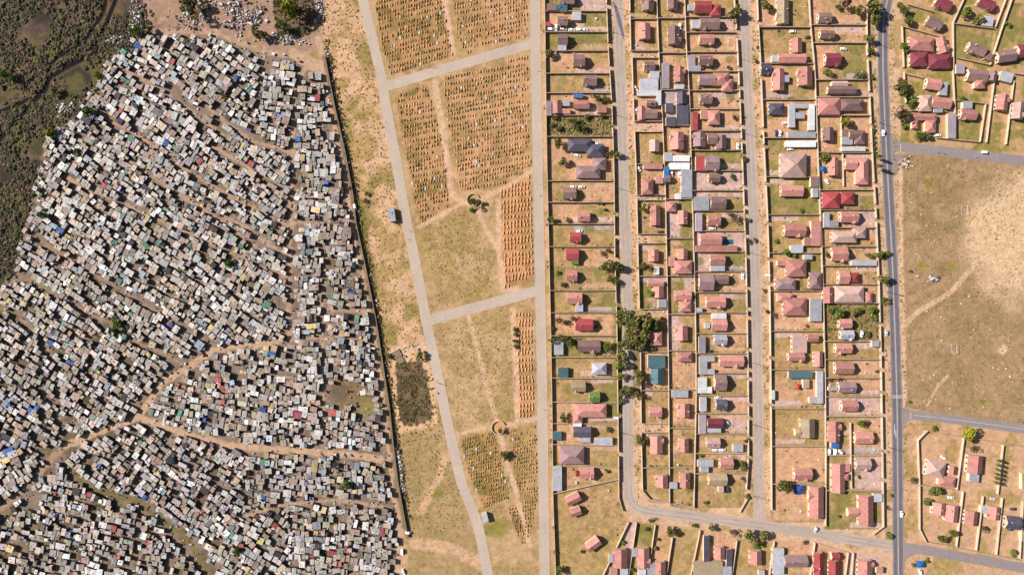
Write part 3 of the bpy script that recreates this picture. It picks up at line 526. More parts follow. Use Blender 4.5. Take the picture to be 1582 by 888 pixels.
# tile origin, scale, then rows of: x0 y0 x1 y1 type colour [angle]; '+' starts a wing of the house before it; z = small outbuilding
TILES = [
 (840, 0, 6.58, """165 -40 315 40 gx B;30 40 130 105 f B;165 50 240 115 f K;290 120 380 205 f G;140 165 245 260 gx B;20 225 75 262 f R;140 345 245 455 gx B;+145 455 230 515 f G;300 555 420 670 gx B;400 765 540 870 gx B;
 1005 -20 1120 105 gy B;970 240 1085 400 gy P;1020 625 1130 720 gx B;1075 725 1175 798 f G;980 802 1165 945 f G;1265 -20 1365 95 gy B;1265 270 1385 450 gy B;1205 640 1278 900 f g;1330 680 1430 835 gy P;1335 857 1430 905 f G"""),
 (840, 130, 6.58, """90 165 185 300 gy P;+185 250 270 300 f P;195 160 265 222 f G;305 165 465 250 gx P;25 170 80 320 f g;545 220 640 290 f P;300 100 400 135 f U;245 555 490 680 hx D;+435 610 610 740 hx D;330 830 575 955 hx S;+490 750 635 870 hy S;
 950 65 1195 120 f W;+1145 120 1195 215 f W;1045 165 1140 225 gx B;955 225 1030 365 gy P;+1030 255 1155 350 gx B;1080 565 1175 685 gy Q;1015 805 1210 862 f P;1355 80 1455 203 gy D;1350 207 1475 410 f D;1240 195 1320 285 f D;1245 335 1345 425 f D;
 1295 490 1425 665 gy P;1222 695 1308 785 f G;1312 725 1485 785 f W;1280 800 1485 868 f W;1222 840 1276 1000 f U"""),
 (840, 260, 6.58, """1400 15 1510 300 f G;1340 255 1398 315 f W;1235 70 1288 140 gx B;195 195 330 310 gx B;345 440 470 540 gx P;265 650 380 750 gx R;225 815 355 930 gx R;+280 932 355 975 f N;1000 100 1115 265 hy P;+1140 90 1215 155 f P;1090 380 1185 580 gy P;1070 825 1170 945 gy P;
 1250 335 1350 440 hy P;1365 430 1465 570 gy P;1365 818 1465 925 gy P"""),
 (840, 390, 6.58, """230 185 340 290 gx P;235 410 390 523 gx P;325 527 400 600 f G;320 675 500 795 gx R;1125 140 1175 225 f W;1060 285 1220 345 gx P;+1115 347 1220 460 gy P;1165 475 1250 560 f G;1330 80 1510 215 hx P;+1275 40 1335 140 f P;1335 385 1500 488 gx P;1380 495 1500 600 hx P"""),
 (840, 500, 6.58, """1345 20 1465 170 gy P;1085 80 1205 220 hy P;105 165 200 315 f G;345 165 575 290 gx B;490 395 640 515 hx G;145 445 250 545 f K;290 590 425 690 gx T;465 690 570 800 gx N;320 815 640 950 hx P;+295 900 395 1010 hy P;1060 320 1235 450 f K;1090 455 1220 605 gy K;1355 285 1510 385 hx P;1075 845 1200 950 gx P;1305 675 1470 750 f G;1370 810 1485 950 gy P"""),
 (840, 630, 6.58, """300 190 480 298 gx D;300 150 385 188 f W;+360 300 475 350 f G;515 300 700 380 f G;95 240 180 325 f K;165 395 410 570 hx S;+330 400 415 520 hy S;370 605 510 720 gx P;95 590 185 840 f G;1085 285 1210 460 gy P;1375 310 1475 445 gy P;1145 680 1265 805 gy P;1385 660 1490 810 gy P;1277 755 1360 820 f G"""),
 (840, 753, 6.58, """225 68 375 163 gx P -27;+270 200 380 290 gx P -20;430 525 580 625 gx P -36;715 620 850 812 gy P;675 817 750 900 f P;780 822 858 900 f G;665 675 710 760 f G;957 610 1075 810 gy P;900 615 955 700 f G;1132 750 1240 900 gy P;1055 760 1130 900 f G;960 832 1040 900 f W"""),
 (1060, 0, 6.58, """85 10 260 130 gx R;+245 45 355 160 hy R;20 45 83 110 f G;140 185 340 300 gx B;60 205 138 290 f G;135 350 285 450 gx P;25 560 93 668 f g;25 670 150 725 f G;130 565 270 665 gx B;130 755 300 865 gx S;+275 740 440 870 hx P;+365 805 480 930 hy P;
 925 -30 1045 245 gy T;1070 390 1180 540 gy P;+935 545 1220 640 gx P;875 560 933 630 f G;760 655 870 750 gx D;885 700 1000 920 gy P;1145 685 1285 870 gy P;1002 765 1050 835 f G;1345 130 1480 230 gx B;1365 310 1510 385 gx B;1415 540 1570 665 gx M"""),
 (1060, 130, 6.58, """140 100 265 200 gx B;60 280 120 470 f R;225 265 345 410 hy P;+150 260 223 355 f P;75 490 200 635 gy S;215 500 320 610 gx B;+305 520 410 660 gy B;100 730 188 880 f R;190 730 335 875 gx S;845 195 1000 305 hx D;1045 205 1110 440 f G;+1112 205 1243 245 f G;+1245 205 1310 470 f W;+1035 485 1320 540 f G;1115 290 1205 350 f G;1015 575 1320 640 f W;
 960 700 1225 950 hx Q;1345 140 1570 310 hx P;1395 440 1500 575 gy B;1450 745 1550 930 gy P"""),
 (1060, 260, 6.58, """230 55 345 140 gx B;80 290 235 430 f G;250 290 405 415 gx B;95 455 165 640 f g;220 475 350 580 gx P;145 670 360 780 gx P;+100 785 520 850 f P;965 175 1190 285 gx P;1268 85 1350 190 f B;1285 200 1345 295 f G;1000 570 1215 690 gx P;1272 535 1370 788 f P;+1200 700 1270 788 f P;1065 780 1190 860 f G;1400 450 1460 600 f G;+1462 530 1550 598 f g"""),
 (1060, 390, 6.58, """245 20 395 130 gx P;+250 135 395 190 f G;130 215 280 385 gx S;+282 225 430 320 gx B;205 445 400 560 gx P;110 560 165 605 f G;260 675 415 795 gx P;+265 615 410 673 f W;190 715 245 770 f G;1020 75 1225 245 hx P;+930 80 1018 135 f P;1200 20 1285 72 f G;910 265 1115 375 hx S;1255 200 1380 370 hy S;990 460 1230 640 hx P;+930 415 1090 500 hx P;1260 470 1380 700 f G;1395 350 1500 515 gy P"""),
 (1060, 500, 6.58, """130 130 200 300 f g;285 110 415 215 gx G;135 330 215 515 f G;+217 330 290 385 f G;+217 460 290 515 f G;340 320 585 435 gx P;290 515 410 680 gx B;120 545 213 705 f W;+215 640 265 705 f W;305 770 420 875 gx D;140 745 210 890 f G;1080 120 1230 295 f Q;+1232 110 1345 185 gx P;1040 297 1205 380 gx P;1305 280 1390 435 gy P;1045 485 1285 555 f K;1330 480 1395 810 f G;+1255 745 1328 810 f g;1190 565 1255 655 f T;865 675 905 770 f W"""),
 (1060, 630, 6.58, """130 70 205 260 f g;215 105 375 205 gx M;+220 207 355 250 f G;210 305 345 405 gx Q;480 370 580 445 f G;345 515 480 620 gx P;115 525 280 598 f G;+150 600 230 655 f G;230 665 415 790 gx T;+330 792 385 860 f Q;1165 110 1310 300 gy T;+1110 210 1163 290 gx T;1100 615 1280 730 gx P;1255 800 1400 1115 gy P"""),
 (1060, 753, 6.58, """180 490 240 750 f D;290 600 395 725 gy P;410 625 470 798 f D;650 640 770 780 gy P;75 752 370 900 f T;372 802 465 900 f G;880 615 998 880 f G;1000 690 1235 810 gx S;1300 660 1400 900 gy R;1450 742 1560 900 gy R;+1480 660 1560 740 gx R;740 840 800 900 f G"""),
 (1260, 130, 6.58, """125 20 415 95 gx B;+165 -30 330 18 gx Q;260 150 490 270 hx B;340 470 445 560 gx B;+270 460 338 530 f B;+400 470 505 610 hy B;270 535 380 615 f G;265 635 510 680 f W;300 750 420 870 gx P;+410 750 540 1020 hy P"""),
 (1260, 260, 6.58, """70 240 250 405 hx R;+260 240 400 365 hx R;255 435 435 550 gx P;165 640 420 755 hx Q;+390 605 515 710 hx Q;165 800 325 940 gx P"""),
 (1260, 390, 6.58, """370 75 625 130 f G;235 185 345 320 gx P;+340 205 445 305 hx R;195 340 495 505 hx Q;515 400 580 510 hy P;240 675 370 770 gx P;255 790 390 885 gx G"""),
 (1260, 500, 6.58, """205 200 370 300 gx P;200 390 385 510 gx P;235 590 410 700 gx S;265 780 430 890 gx P;130 640 230 680 f G;575 170 650 235 f G"""),
 (1260, 630, 6.58, """125 135 250 345 gy P;160 347 240 410 f U;400 245 585 365 gx P;410 510 560 630 gx Q;165 565 300 860 gy P;+302 570 355 650 f P;+270 670 345 735 hx P"""),
 (1260, 753, 6.58, """440 80 590 385 gy P;+330 210 440 300 gx P;592 60 680 145 f G;430 735 580 900 gy P;620 810 690 870 f P"""),
 (1382, 0, 7.91, """500 -20 700 110 gx M 22;395 215 585 345 gx B 25;1030 -20 1230 105 gx M 25;1085 200 1210 320 f G 8;185 450 490 620 hx P 4;530 450 650 650 gy P -14;195 640 410 805 hx M;420 660 700 830 hx M;900 535 1120 665 gx B 20;1110 645 1200 735 f B 20;755 785 860 900 f g;1260 615 1485 755 gx S -8;1510 545 1600 700 gx M -6"""),
 (1382, 110, 7.91, """390 90 570 225 gx P 8;555 130 650 295 f G 5;310 290 460 490 hy Q;+455 320 690 455 gx P 5;480 460 590 505 f G;200 520 520 600 hx P;+380 595 510 750 hy P;+220 595 295 700 hy P;655 520 755 820 f g;810 465 1005 590 gx P 5;840 370 955 458 f G;895 -20 1135 125 gx B 6;+980 90 1110 210 hx P;1140 0 1255 120 gy S 8;1295 10 1450 130 f G 14;1250 285 1390 480 gy P 8;1450 385 1580 585 gy Q 6"""),
 (1382, 650, 7.91, """390 490 620 690 hx Q 12;+540 680 750 800 hx P 8;670 550 750 650 gy P 8;895 420 1080 640 gy P 5;+915 645 1035 745 f G 5;1560 640 1640 840 f T"""),
 (1382, 760, 7.91, """470 130 625 275 gy P 6;630 160 780 360 gy P 6;860 230 1020 400 gy P 6;1140 175 1290 330 gy P 8;1060 165 1138 260 f G 8;1360 295 1540 455 gx D 6;1555 480 1640 600 f T""")]
recs = []
for ox, oy, s, txt in TILES:
    for e in txt.replace('\n', '').split(';'):
        e = e.strip()
        if not e: continue
        plus = e[0] == '+'; p = e.lstrip('+').split()
        x0, y0, x1, y1 = [float(v) for v in p[:4]]; ang = -R(float(p[6])) if len(p) > 6 else 0.0
        r = dict(cx=ox + (x0 + x1) / 2 / s, cy=oy + (y0 + y1) / 2 / s, w=(x1 - x0) / s, h=(y1 - y0) / s, t=p[4], c=p[5], a=ang)
        if plus and recs: recs[-1]['w_'].append(r)
        else: r['w_'] = [r]; recs.append(r)
def rowof(x, y):
    if x > 1390: return 8 if y < 240 else 9
    if y > 822 and x > 965 or (y > 812 and x > 970): return 7
    if x < 957: return 1
    for cid in (2, 3, 4, 5, 6):
        if float(COLS[cid][0](y)) - 3 <= x <= float(COLS[cid][1](y)) + 4: return cid
    return 6
for r in recs:
    r['row'] = rowof(r['cx'], r['cy']); big = r['w'] * r['h']
    r['house'] = any(q['t'] != 'f' for q in r['w_']) or (big > 700)
FORM = {'g': 'gabled', 'h': 'hipped', 'f': 'flat-roofed'}
for row in range(1, 10):
    for isH in (True, False):
        L_ = [r for r in recs if r['row'] == row and r['house'] == isH]
        L_.sort(key=(lambda r: r['cx']) if row >= 7 else (lambda r: -r['cy']))
        for k, r in enumerate(L_):
            kind = 'house' if isH else 'outbuilding'
            pre = f"{CN[r['c']]} {FORM[r['t'][0]]} {kind}, {ORD[k]}"
            r['label'] = pre + {7: ' from the cemetery below the lower cross street', 8: ' from the main road in the block above the field', 9: ' from the main road in the block below the field'}.get(row, f" from the lower cross street, {ROWN.get(row, '')}")
for r in recs:
    out = not r['house']; h0 = 2.5 if out else 2.85
    q0 = r['w_'][0]; bx, by, _ = W(q0['cx'], q0['cy'], h0)
    root = empty('outbuilding' if out else 'house', (bx, by, 0)); root['wx'] = bx
    for i, q in enumerate(r['w_']):
        ev = h0 - .22 * i if q['t'] != 'f' else (2.35 - .1 * i if out else 2.5 - .12 * i)
        k = (H - ev) / H; x, y, _ = W(q['cx'], q['cy'], ev + .3)
        wing(root, x - bx, y - by, q['w'] * S * k, q['h'] * S * k, q['t'], q['c'], q['a'], ev, win=(not out and i == 0))
    if r['house'] and len(r['w_']) == 1 and q0['t'][0] == 'g' and q0['w'] > 13:      # front porch gable, vent stack
        rp_ = random.Random(int(q0['cx'] * 7 + q0['cy'])); gx_ = q0['t'] == 'gx'; lw, lh = q0['w'] * S, q0['h'] * S; ca_, sa_ = math.cos(q0['a']), math.sin(q0['a'])
        if rp_.random() < .65:
            u, v = (rp_.choice((-.22, .2, .28)) * lw, -.36 * lh) if gx_ else (rp_.choice((-.36, .36)) * lw, rp_.choice((-.2, .22)) * lh)
            wing(root, u * ca_ - v * sa_, u * sa_ + v * ca_, (.30 if gx_ else .46) * lw, (.46 if gx_ else .30) * lh, 'gy' if gx_ else 'gx', q0['c'], q0['a'], h0 - .06, win=False)
        if rp_.random() < .6:
            u, v = rp_.uniform(-.35, .35) * lw, rp_.uniform(-.2, .2) * lh; ch = MB(); ch.quadbox(u * ca_ - v * sa_, u * sa_ + v * ca_, h0, h0 + 2.3, .6, .6); ch.build('chimney', M_YWALL, root)
    del root['wx']
    tag(root, r['label'], 'shed' if out else 'house', 'yard outbuildings' if out else 'houses of the planned township')

# ---------------------------------------------------------------- settlement shacks
SHC = [((190, 184, 178), 26, 'dull grey'), ((212, 206, 202), 17, 'pale grey'), ((236, 232, 228), 6, 'bright white'), ((178, 156, 138), 24, 'rusty brown'), ((200, 180, 164), 17, 'pinkish rust'),
       ((150, 142, 136), 10, 'dark grey'), ((160, 168, 180), 4, 'bluish'), ((60, 100, 175), .7, 'bright blue'), ((100, 150, 125), .8, 'green'), ((180, 90, 88), .8, 'red'), ((214, 188, 130), 1.6, 'sandy yellow'), ((70, 60, 62), 3, 'charcoal')]
BLK = [([(185, 72), (245, 38), (398, 72), (392, 225), (446, 240), (446, 345), (443, 525), (330, 532), (250, 575), (210, 640), (96, 690), (-25, 690), (-25, 478), (20, 420), (42, 335), (60, 260), (75, 205), (120, 180), (150, 125)], 31, 9.7),
       ([(400, 72), (458, 85), (452, 180), (450, 236), (398, 222)], 6, 9.7), ([(462, 112), (500, 116), (527, 240), (547, 345), (584, 545), (604, 694), (432, 690), (434, 535), (450, 520), (453, 330), (455, 180)], 3, 9.7),
       ([(262, 588), (330, 545), (432, 534), (430, 690), (290, 668), (224, 643)], 8, 9.7), ([(372, 694), (604, 714), (611, 768), (520, 768), (380, 790)], 3, 9.7), ([(100, 698), (215, 652), (372, 694), (376, 792), (320, 850), (240, 788), (150, 752), (108, 722)], 33, 9.7),
       ([(450, 780), (612, 784), (621, 830), (612, 900), (440, 900)], 5, 9.7), ([(450, 780), (382, 798), (300, 830), (335, 900), (440, 900)], 30, 9.7), ([(98, 700), (108, 730), (195, 772), (235, 800), (320, 900), (-25, 900), (-25, 830), (60, 770)], 10, 9.7), ([(92, 696), (55, 762), (-25, 820), (-25, 694)], -30, 9.7)]
shacks = []
lane_a = [(np.array(p), hw) for p, hw in LANES]
def free(x, y, r):
    for p, hw in lane_a:
        if (x < p[:, 0].min() - 14 or x > p[:, 0].max() + 14 or y < p[:, 1].min() - 14 or y > p[:, 1].max() + 14): continue
        if float(seg_dist([tuple(q) for q in p], np.array(x), np.array(y))) < (hw * .75 if hw > 4 else hw * .5) + r: return False
    if math.hypot(x - 530, y - 606) < 24 or math.hypot(x - 560, y - 628) < 20: return False
    return True
rs = random.Random(11)
for poly, ang, pitch in BLK:
    a = R(ang); ca, sa = math.cos(a), math.sin(a); P = np.array(poly); c0 = P.mean(0); rad = np.hypot(*(P - c0).T).max() + 10
    v = -rad
    while v < rad:
        rowh = pitch * rs.uniform(.82, 1.2); u = -rad + rs.uniform(0, 8)
        while u < rad:
            wpx = rs.choice((4, 4.5, 5, 6, 6, 6.5, 7, 7, 7.5, 8, 9, 10, 12, 14)) * rs.uniform(.85, 1.12); g = rs.choice((.1, .2, .3, .5, .8, 1.2, 2, 3.5))
            uc, vc = u + wpx / 2, v + rowh / 2 + rs.uniform(-2.2, 2.2) + 3.5 * math.sin(u / 23 + ang) + 2.5 * math.sin(u / 9.5 + v / 17); u += wpx + g
            x, y = c0[0] + uc * ca - vc * sa, c0[1] + uc * sa + vc * ca
            if x < -22 or y > 898 or not bool(inside(poly, np.array(x), np.array(y))): continue
            dens = .88 if x > 140 else .80
            if y > 690 and x < 340 or y > 500 and x < 230: dens = .74
            if rs.random() > dens or not free(x, y, min(wpx, rowh) * .38): continue
            hh = rowh * rs.uniform(.55, 1.12)
            parts = [(0, 0, wpx, hh)]
            if rs.random() < .24 and wpx > 9: k = rs.uniform(.4, .6); parts = [(-wpx * (1 - k) / 2, rs.uniform(-.8, .8), wpx * k - .2, hh), (wpx * k / 2, rs.uniform(-1, 1), wpx * (1 - k) - .2, hh * rs.uniform(.55, 1))]
            for (du, dv, ww, h2) in parts:
                aj = a + R(rs.gauss(0, 6.5)); shacks.append((x + du * ca - dv * sa, y + du * sa + dv * ca, ww, h2, aj, rs.uniform(1.9, 2.9), rs.choices(range(len(SHC)), [q[1] for q in SHC])[0]))
        v += rowh + rs.choice((-.6, 0, .3, .6, 1.6))
order = sorted(range(len(shacks)), key=lambda i: -shacks[i][2] * shacks[i][3])
indiv = set(order[:300]); stuffW, stuffR = MB(), MB()
print('shacks', len(shacks))
WALLC = [(150, 120, 100), (120, 100, 92), (140, 132, 128), (110, 84, 70), (165, 150, 140), (96, 110, 120)]
for i, (px, py, w_, h_, a, ht, ci) in enumerate(shacks):
    x, y, _ = W(px, py, ht); lx, ly = w_ * S, h_ * S; fb = rs.gauss(1, .09); rc = alb([min(255, max(20, v * fb + rs.gauss(0, 3.0))) for v in SHC[ci][0]]); wc = alb(rs.choice(WALLC)); tl = rs.choice((-1, 1)) * rs.uniform(.03, .14)
    one = i in indiv
    wm, rm_ = (MB(), MB()) if one else (stuffW, stuffR)
    ox, oy = (0, 0) if one else (x, y); aa = 0.0 if one else -a
    wm.quadbox(ox, oy, -.05, ht - .16, lx - .3, ly - .3, aa, wc)
    # roof: two or three overlapping sheets, each a slightly different tone, plus weights that hold it down
    n = 2 if lx < 4.2 else 3; c_, s_ = math.cos(aa), math.sin(aa)
    for k in range(n):
        u0 = -lx / 2 + lx * k / n; uc = u0 + lx / n / 2
        f = rs.uniform(.86, 1.12); f2 = rs.uniform(.93, 1.0)
        rm_.quadbox(ox + uc * c_, oy + uc * s_, ht - .02 + .03 * (k % 2), ht + .06 + .03 * (k % 2), lx / n + (.06 if k % 2 else 0), ly * rs.uniform(.94, 1.03), aa, (rc[0] * f, rc[1] * f * f2 ** .5, rc[2] * f * f2), tl)
    if one:
        root = empty('shack', (x, y, 0), -a); wm.build('wall', M_COL, root); rr = rm_.build('roof', M_COL, root)
        nm = SHC[ci][2]; A_ = np.array
        dd = lambda pl: float(seg_dist(pl, A_(px), A_(py)))
        pl_ = ('close to the weathered wall' if dd(WALLLINE) < 32 else 'along the wide dirt road' if dd(LANES[0][0]) < 24 else 'along the forking dirt road' if dd(LANES[1][0]) < 24 else 'along the straight lane of the settlement' if dd(LANES[11][0]) < 24 else
               'at the wetland edge of the settlement' if dd(OUT[19:] + OUT[:1]) < 40 else 'by the rubbish-strewn top end of the settlement' if dd(OUT[:5]) < 40 else 'by the green drainage strip' if dd(LANES[17][0]) < 26 else 'below the wide dirt road' if py > 715 else 'deep inside the settlement')
        sz_ = 'long' if max(w_, h_) > 1.5 * min(w_, h_) else 'squarish'
        for q in range(rs.randint(1, 3)):
            wt = MB(); wt.quadbox(rs.uniform(-.35, .35) * lx, rs.uniform(-.35, .35) * ly, ht - .02, ht + .38, rs.uniform(.35, .8), rs.uniform(.3, .6), rs.uniform(0, 3), alb(rs.choice(((90, 80, 75), (225, 220, 215), (150, 110, 90)))))
            wt.build('roof_weight', M_COL, rr)
        tag(root, f'{sz_} tin shack with {nm} sheet roof {pl_}', 'shack', f'{sz_} {nm} shacks {pl_}')
    elif rs.random() < .6:
        for q in range(rs.randint(1, 3)):
            stuffR.quadbox(x + rs.uniform(-.35, .35) * lx, y + rs.uniform(-.35, .35) * ly, ht - .02, ht + .34, rs.uniform(.3, .75), rs.uniform(.25, .6), rs.uniform(0, 3), alb(rs.choice(((80, 70, 66), (228, 224, 220), (160, 116, 92)))))
for _ in range(2600):      # small lean-tos squeezed between and against the shacks
    q = shacks[rs.randrange(len(shacks))]; t = rs.uniform(0, 6.28); d_ = rs.uniform(4, 8); px, py = q[0] + d_ * math.cos(t), q[1] + d_ * math.sin(t)
    if not free(px, py, .3): continue
    x, y, _ = W(px, py, 1.6); lx, ly = rs.uniform(1.4, 3.0), rs.uniform(1.2, 2.6); ht = rs.uniform(1.4, 1.9); fb = rs.gauss(1, .12); rc = alb([min(255, v * fb) for v in SHC[rs.choices(range(len(SHC)), [z[1] for z in SHC])[0]][0]])
    stuffW.quadbox(x, y, -.05, ht - .1, lx - .2, ly - .2, -q[4], alb(rs.choice(WALLC))); stuffR.quadbox(x, y, ht - .02, ht + .05, lx, ly, -q[4], rc, rs.uniform(-.1, .1))
rt = empty('shacks', (0, 0, 0)); tag(rt, 'dense mass of smaller tin shacks filling the informal settlement', 'shacks', kind='stuff')
tag(stuffW.build('wall', M_COL, rt), kind='stuff'); tag(stuffR.build('roof', M_COL, rt), kind='stuff')
# clutter in the yards between shacks, and rubbish heaps
def scatter(name, label, cat, n, fn, cols, smin, smax, seed):
    rr = random.Random(seed); mb = MB(); k = 0; tries = 0
    while k < n and tries < n * 30:
        tries += 1; p = fn(rr)
        if p is None: continue
        s = rr.uniform(smin, smax) * (1 if rr.random() < .85 else 1.7); x, y, _ = W(*p)
        mb.quadbox(x, y, -.03, s * rr.uniform(.3, .8), s, s * rr.uniform(.4, 1), rr.uniform(0, 3), alb(rr.choice(cols)), rr.uniform(-.1, .1), rr.uniform(.5, 1)); k += 1
    return tag(mb.build(name, M_COL), label, cat, kind='stuff')
JUNK = [(232, 228, 225), (200, 190, 185), (120, 100, 90), (90, 84, 84), (170, 130, 105), (240, 240, 245), (100, 120, 150), (180, 90, 80)]
OUTa = OUT
def pin(poly): 
    xs = [p[0] for p in poly]; ys = [p[1] for p in poly]
    return lambda r: (lambda x, y: (x, y) if bool(inside(poly, np.array(x), np.array(y))) else None)(r.uniform(min(xs), max(xs)), r.uniform(min(ys), max(ys)))
scatter('yard_clutter', 'scattered junk, timber and scrap lying in the gaps between shacks', 'clutter', 5200, pin(OUT), JUNK, .4, 1.3, 3)
scatter('rubbish_heaps', 'heaps of pale rubbish dumped on bare ground above the shacks', 'rubbish', 1500, lambda r: (lambda c: (r.gauss(c[0], c[2]), r.gauss(c[1], c[3])))(r.choice(((365, 30, 9, 14), (440, 62, 22, 4), (395, 28, 6, 8), (300, 28, 14, 9), (212, 25, 7, 12), (182, 62, 9, 5), (100, 168, 8, 5), (350, 8, 25, 6), (495, 15, 3, 12)))), JUNK[:4] + [(210, 196, 190)], .4, 1.3, 4)
scatter('roadside_rubbish', 'pale rubble and rubbish piled along the weathered wall', 'rubbish', 900, lambda r: (lambda t: (np.interp(t, [60, 345, 495, 690, 785, 828], [501, 556, 586, 613, 626, 634]) + r.gauss(0, 2.0), t))(r.choice((r.uniform(60, 700), r.uniform(690, 770), r.uniform(700, 760)))), JUNK[:5], .3, 1.0, 5)
scatter('field_stones', 'small stones and litter strewn over the open dry field', 'stones', 500, pin([(1396, 245), (1582, 262), (1582, 655), (1400, 625)]), [(220, 200, 180), (120, 100, 84), (236, 228, 220)], .25, .6, 6)
scatter('rubble_pile', 'ring of pale rubble dumped in the open dry field', 'rubble', 60, lambda r: (r.gauss(1443, 3), r.gauss(430, 2.2)), [(200, 190, 186), (120, 110, 104), (235, 230, 226)], .5, 1.2, 8)
scatter('corner_rubble', 'rubble tipped on the field corner beside the upper junction', 'rubble', 90, lambda r: (r.gauss(1398, 5), r.gauss(253, 4)), [(210, 180, 160), (150, 110, 90), (235, 225, 215)], .4, 1.0, 9)

# ---------------------------------------------------------------- vegetation
def crown_mesh(seed, n=620, flat=.75, lobes=7, cols=((100, 106, 48), (122, 124, 58), (142, 138, 70), (82, 90, 42))):
    rr = random.Random(seed); mb = MB(); L_ = [(rr.gauss(0, .42), rr.gauss(0, .42), rr.uniform(-.25, .45), rr.uniform(.34, .6)) for _ in range(lobes)]
    for _ in range(n):
        cx, cy, cz, r = rr.choice(L_); z = rr.uniform(-.55, 1); t = rr.uniform(0, 6.283); q = math.sqrt(1 - z * z) * r * rr.uniform(.7, 1.05)
        x, y, zz = cx + q * math.cos(t), cy + q * math.sin(t), (cz + z * r) * flat
        s = rr.uniform(.09, .19); n1_ = [rr.gauss(0, 1) for _ in range(3)]; l = math.sqrt(sum(v * v for v in n1_)) + 1e-6; u = [v / l * s for v in n1_]
        n2_ = [rr.gauss(0, 1) for _ in range(3)]; d = sum(a * b for a, b in zip(n2_, u)) / (s * s); w2 = [b - d * a for a, b in zip(u, n2_)]; l = math.sqrt(sum(v * v for v in w2)) + 1e-6; w2 = [v / l * s * .7 for v in w2]
        mb.add([(x + u[0], y + u[1], zz + u[2]), (x + w2[0], y + w2[1], zz + w2[2]), (x - u[0], y - u[1], zz - u[2]), (x - w2[0], y - w2[1], zz - w2[2])], [(0, 1, 2, 3)], alb(rr.choice(cols)))
    return mb.mesh('crown', M_LEAF)
VG = [crown_mesh(s) for s in range(6)]
VY = [crown_mesh(20 + s, cols=((150, 142, 40), (170, 160, 50), (120, 122, 40))) for s in range(2)]
VB = [crown_mesh(30 + s, n=260, cols=((120, 96, 70), (100, 84, 60), (90, 86, 50))) for s in range(2)]
VL = [crown_mesh(40 + s, cols=((110, 130, 50), (130, 146, 60), (90, 110, 44))) for s in range(2)]
VO = [crown_mesh(60 + s, n=480, flat=.6, cols=((134, 132, 62), (150, 144, 76), (116, 118, 54), (128, 110, 70))) for s in range(3)]
VC = [crown_mesh(50, n=500, lobes=9, flat=1.0)]
TR = MB(); nseg = 6
for i, (z, r) in enumerate(((-.05, .055), (.3, .04), (.75, .02))): TR.v += [(r * math.cos(6.283 * k / nseg), r * math.sin(6.283 * k / nseg), z) for k in range(nseg)]
TR.f = [(j * nseg + k, j * nseg + (k + 1) % nseg, (j + 1) * nseg + (k + 1) % nseg, (j + 1) * nseg + k) for j in range(2) for k in range(nseg)]
for k in range(4):
    t = k * 1.7; TR.add([(.02 * math.cos(t + 1.5), .02 * math.sin(t + 1.5), .4), (-.02 * math.cos(t + 1.5), -.02 * math.sin(t + 1.5), .4), (.4 * math.cos(t), .4 * math.sin(t), .75)], [(0, 1, 2)])
TRM = TR.mesh('trunk', M_BARK)
rt_ = random.Random(5)
def tree(px, py, rpx, kind='G', where=''):
    r = rpx * S; bush = rpx < 5.2
    hgt = r * (1.25 if bush else 1.7) if kind != 'C' else r * 8
    cz = hgt * (.5 if bush else .62)
    x, y, _ = W(px, py, cz)
    nm = {'G': 'green', 'Y': 'yellow-flowering', 'B': 'half-bare brown', 'L': 'bright green', 'C': 'slender dark cypress', 'O': 'loose olive-green'}[kind]
    root = empty('bush' if bush and kind != 'C' else ('cypress_tree' if kind == 'C' else 'tree'), (x, y, 0), rt_.uniform(0, 6.28))
    k = rt_.uniform(.94, 1.08)
    if kind == 'C': link('crown', VC[0], root, (0, 0, hgt * .52), 0, (r * 1.0, r * 1.0, hgt * .5)); link('trunk', TRM, root, (0, 0, 0), 0, (r, r, hgt * .9))
    else:
        V = {'G': VG, 'Y': VY, 'B': VB, 'L': VL, 'O': VO}[kind]
        link('crown', rt_.choice(V), root, (0, 0, cz), 0, (r * k, r / k, r * .95 if not bush else r * .8)); link('trunk', TRM, root, (0, 0, 0), 0, (r, r, hgt * .85))
    tp = 'cypress' if kind == 'C' else ('bush' if bush else 'tree')
    sz = '' if bush or kind == 'C' else ('broad ' if rpx > 8.5 else 'small ')
    lab = f'{sz}{nm} {tp if kind != "C" else "tree"} {where}'.strip()
    tag(root, lab, 'bush' if bush and kind != 'C' else 'tree', f'{lab} set')
def wh(px, py):
    if px < 640: return 'on the edge of the shack settlement'
    if px < 842: return 'in the cemetery grounds'
    if px > 1394: return 'in the block above the open field' if py < 250 else 'in the block below the open field'
    if 940 < px < 1000 and 470 < py < 640: return 'overhanging the shaded stretch of the tree-lined street'
    if px < 958: return 'in a yard beside the cemetery'
    if px < 1072: return 'behind the tree-shaded street'
    if px < 1185: return 'along the middle street'
    return 'beside the main road yards' if px > 1262 else 'in a yard between middle street and main road'
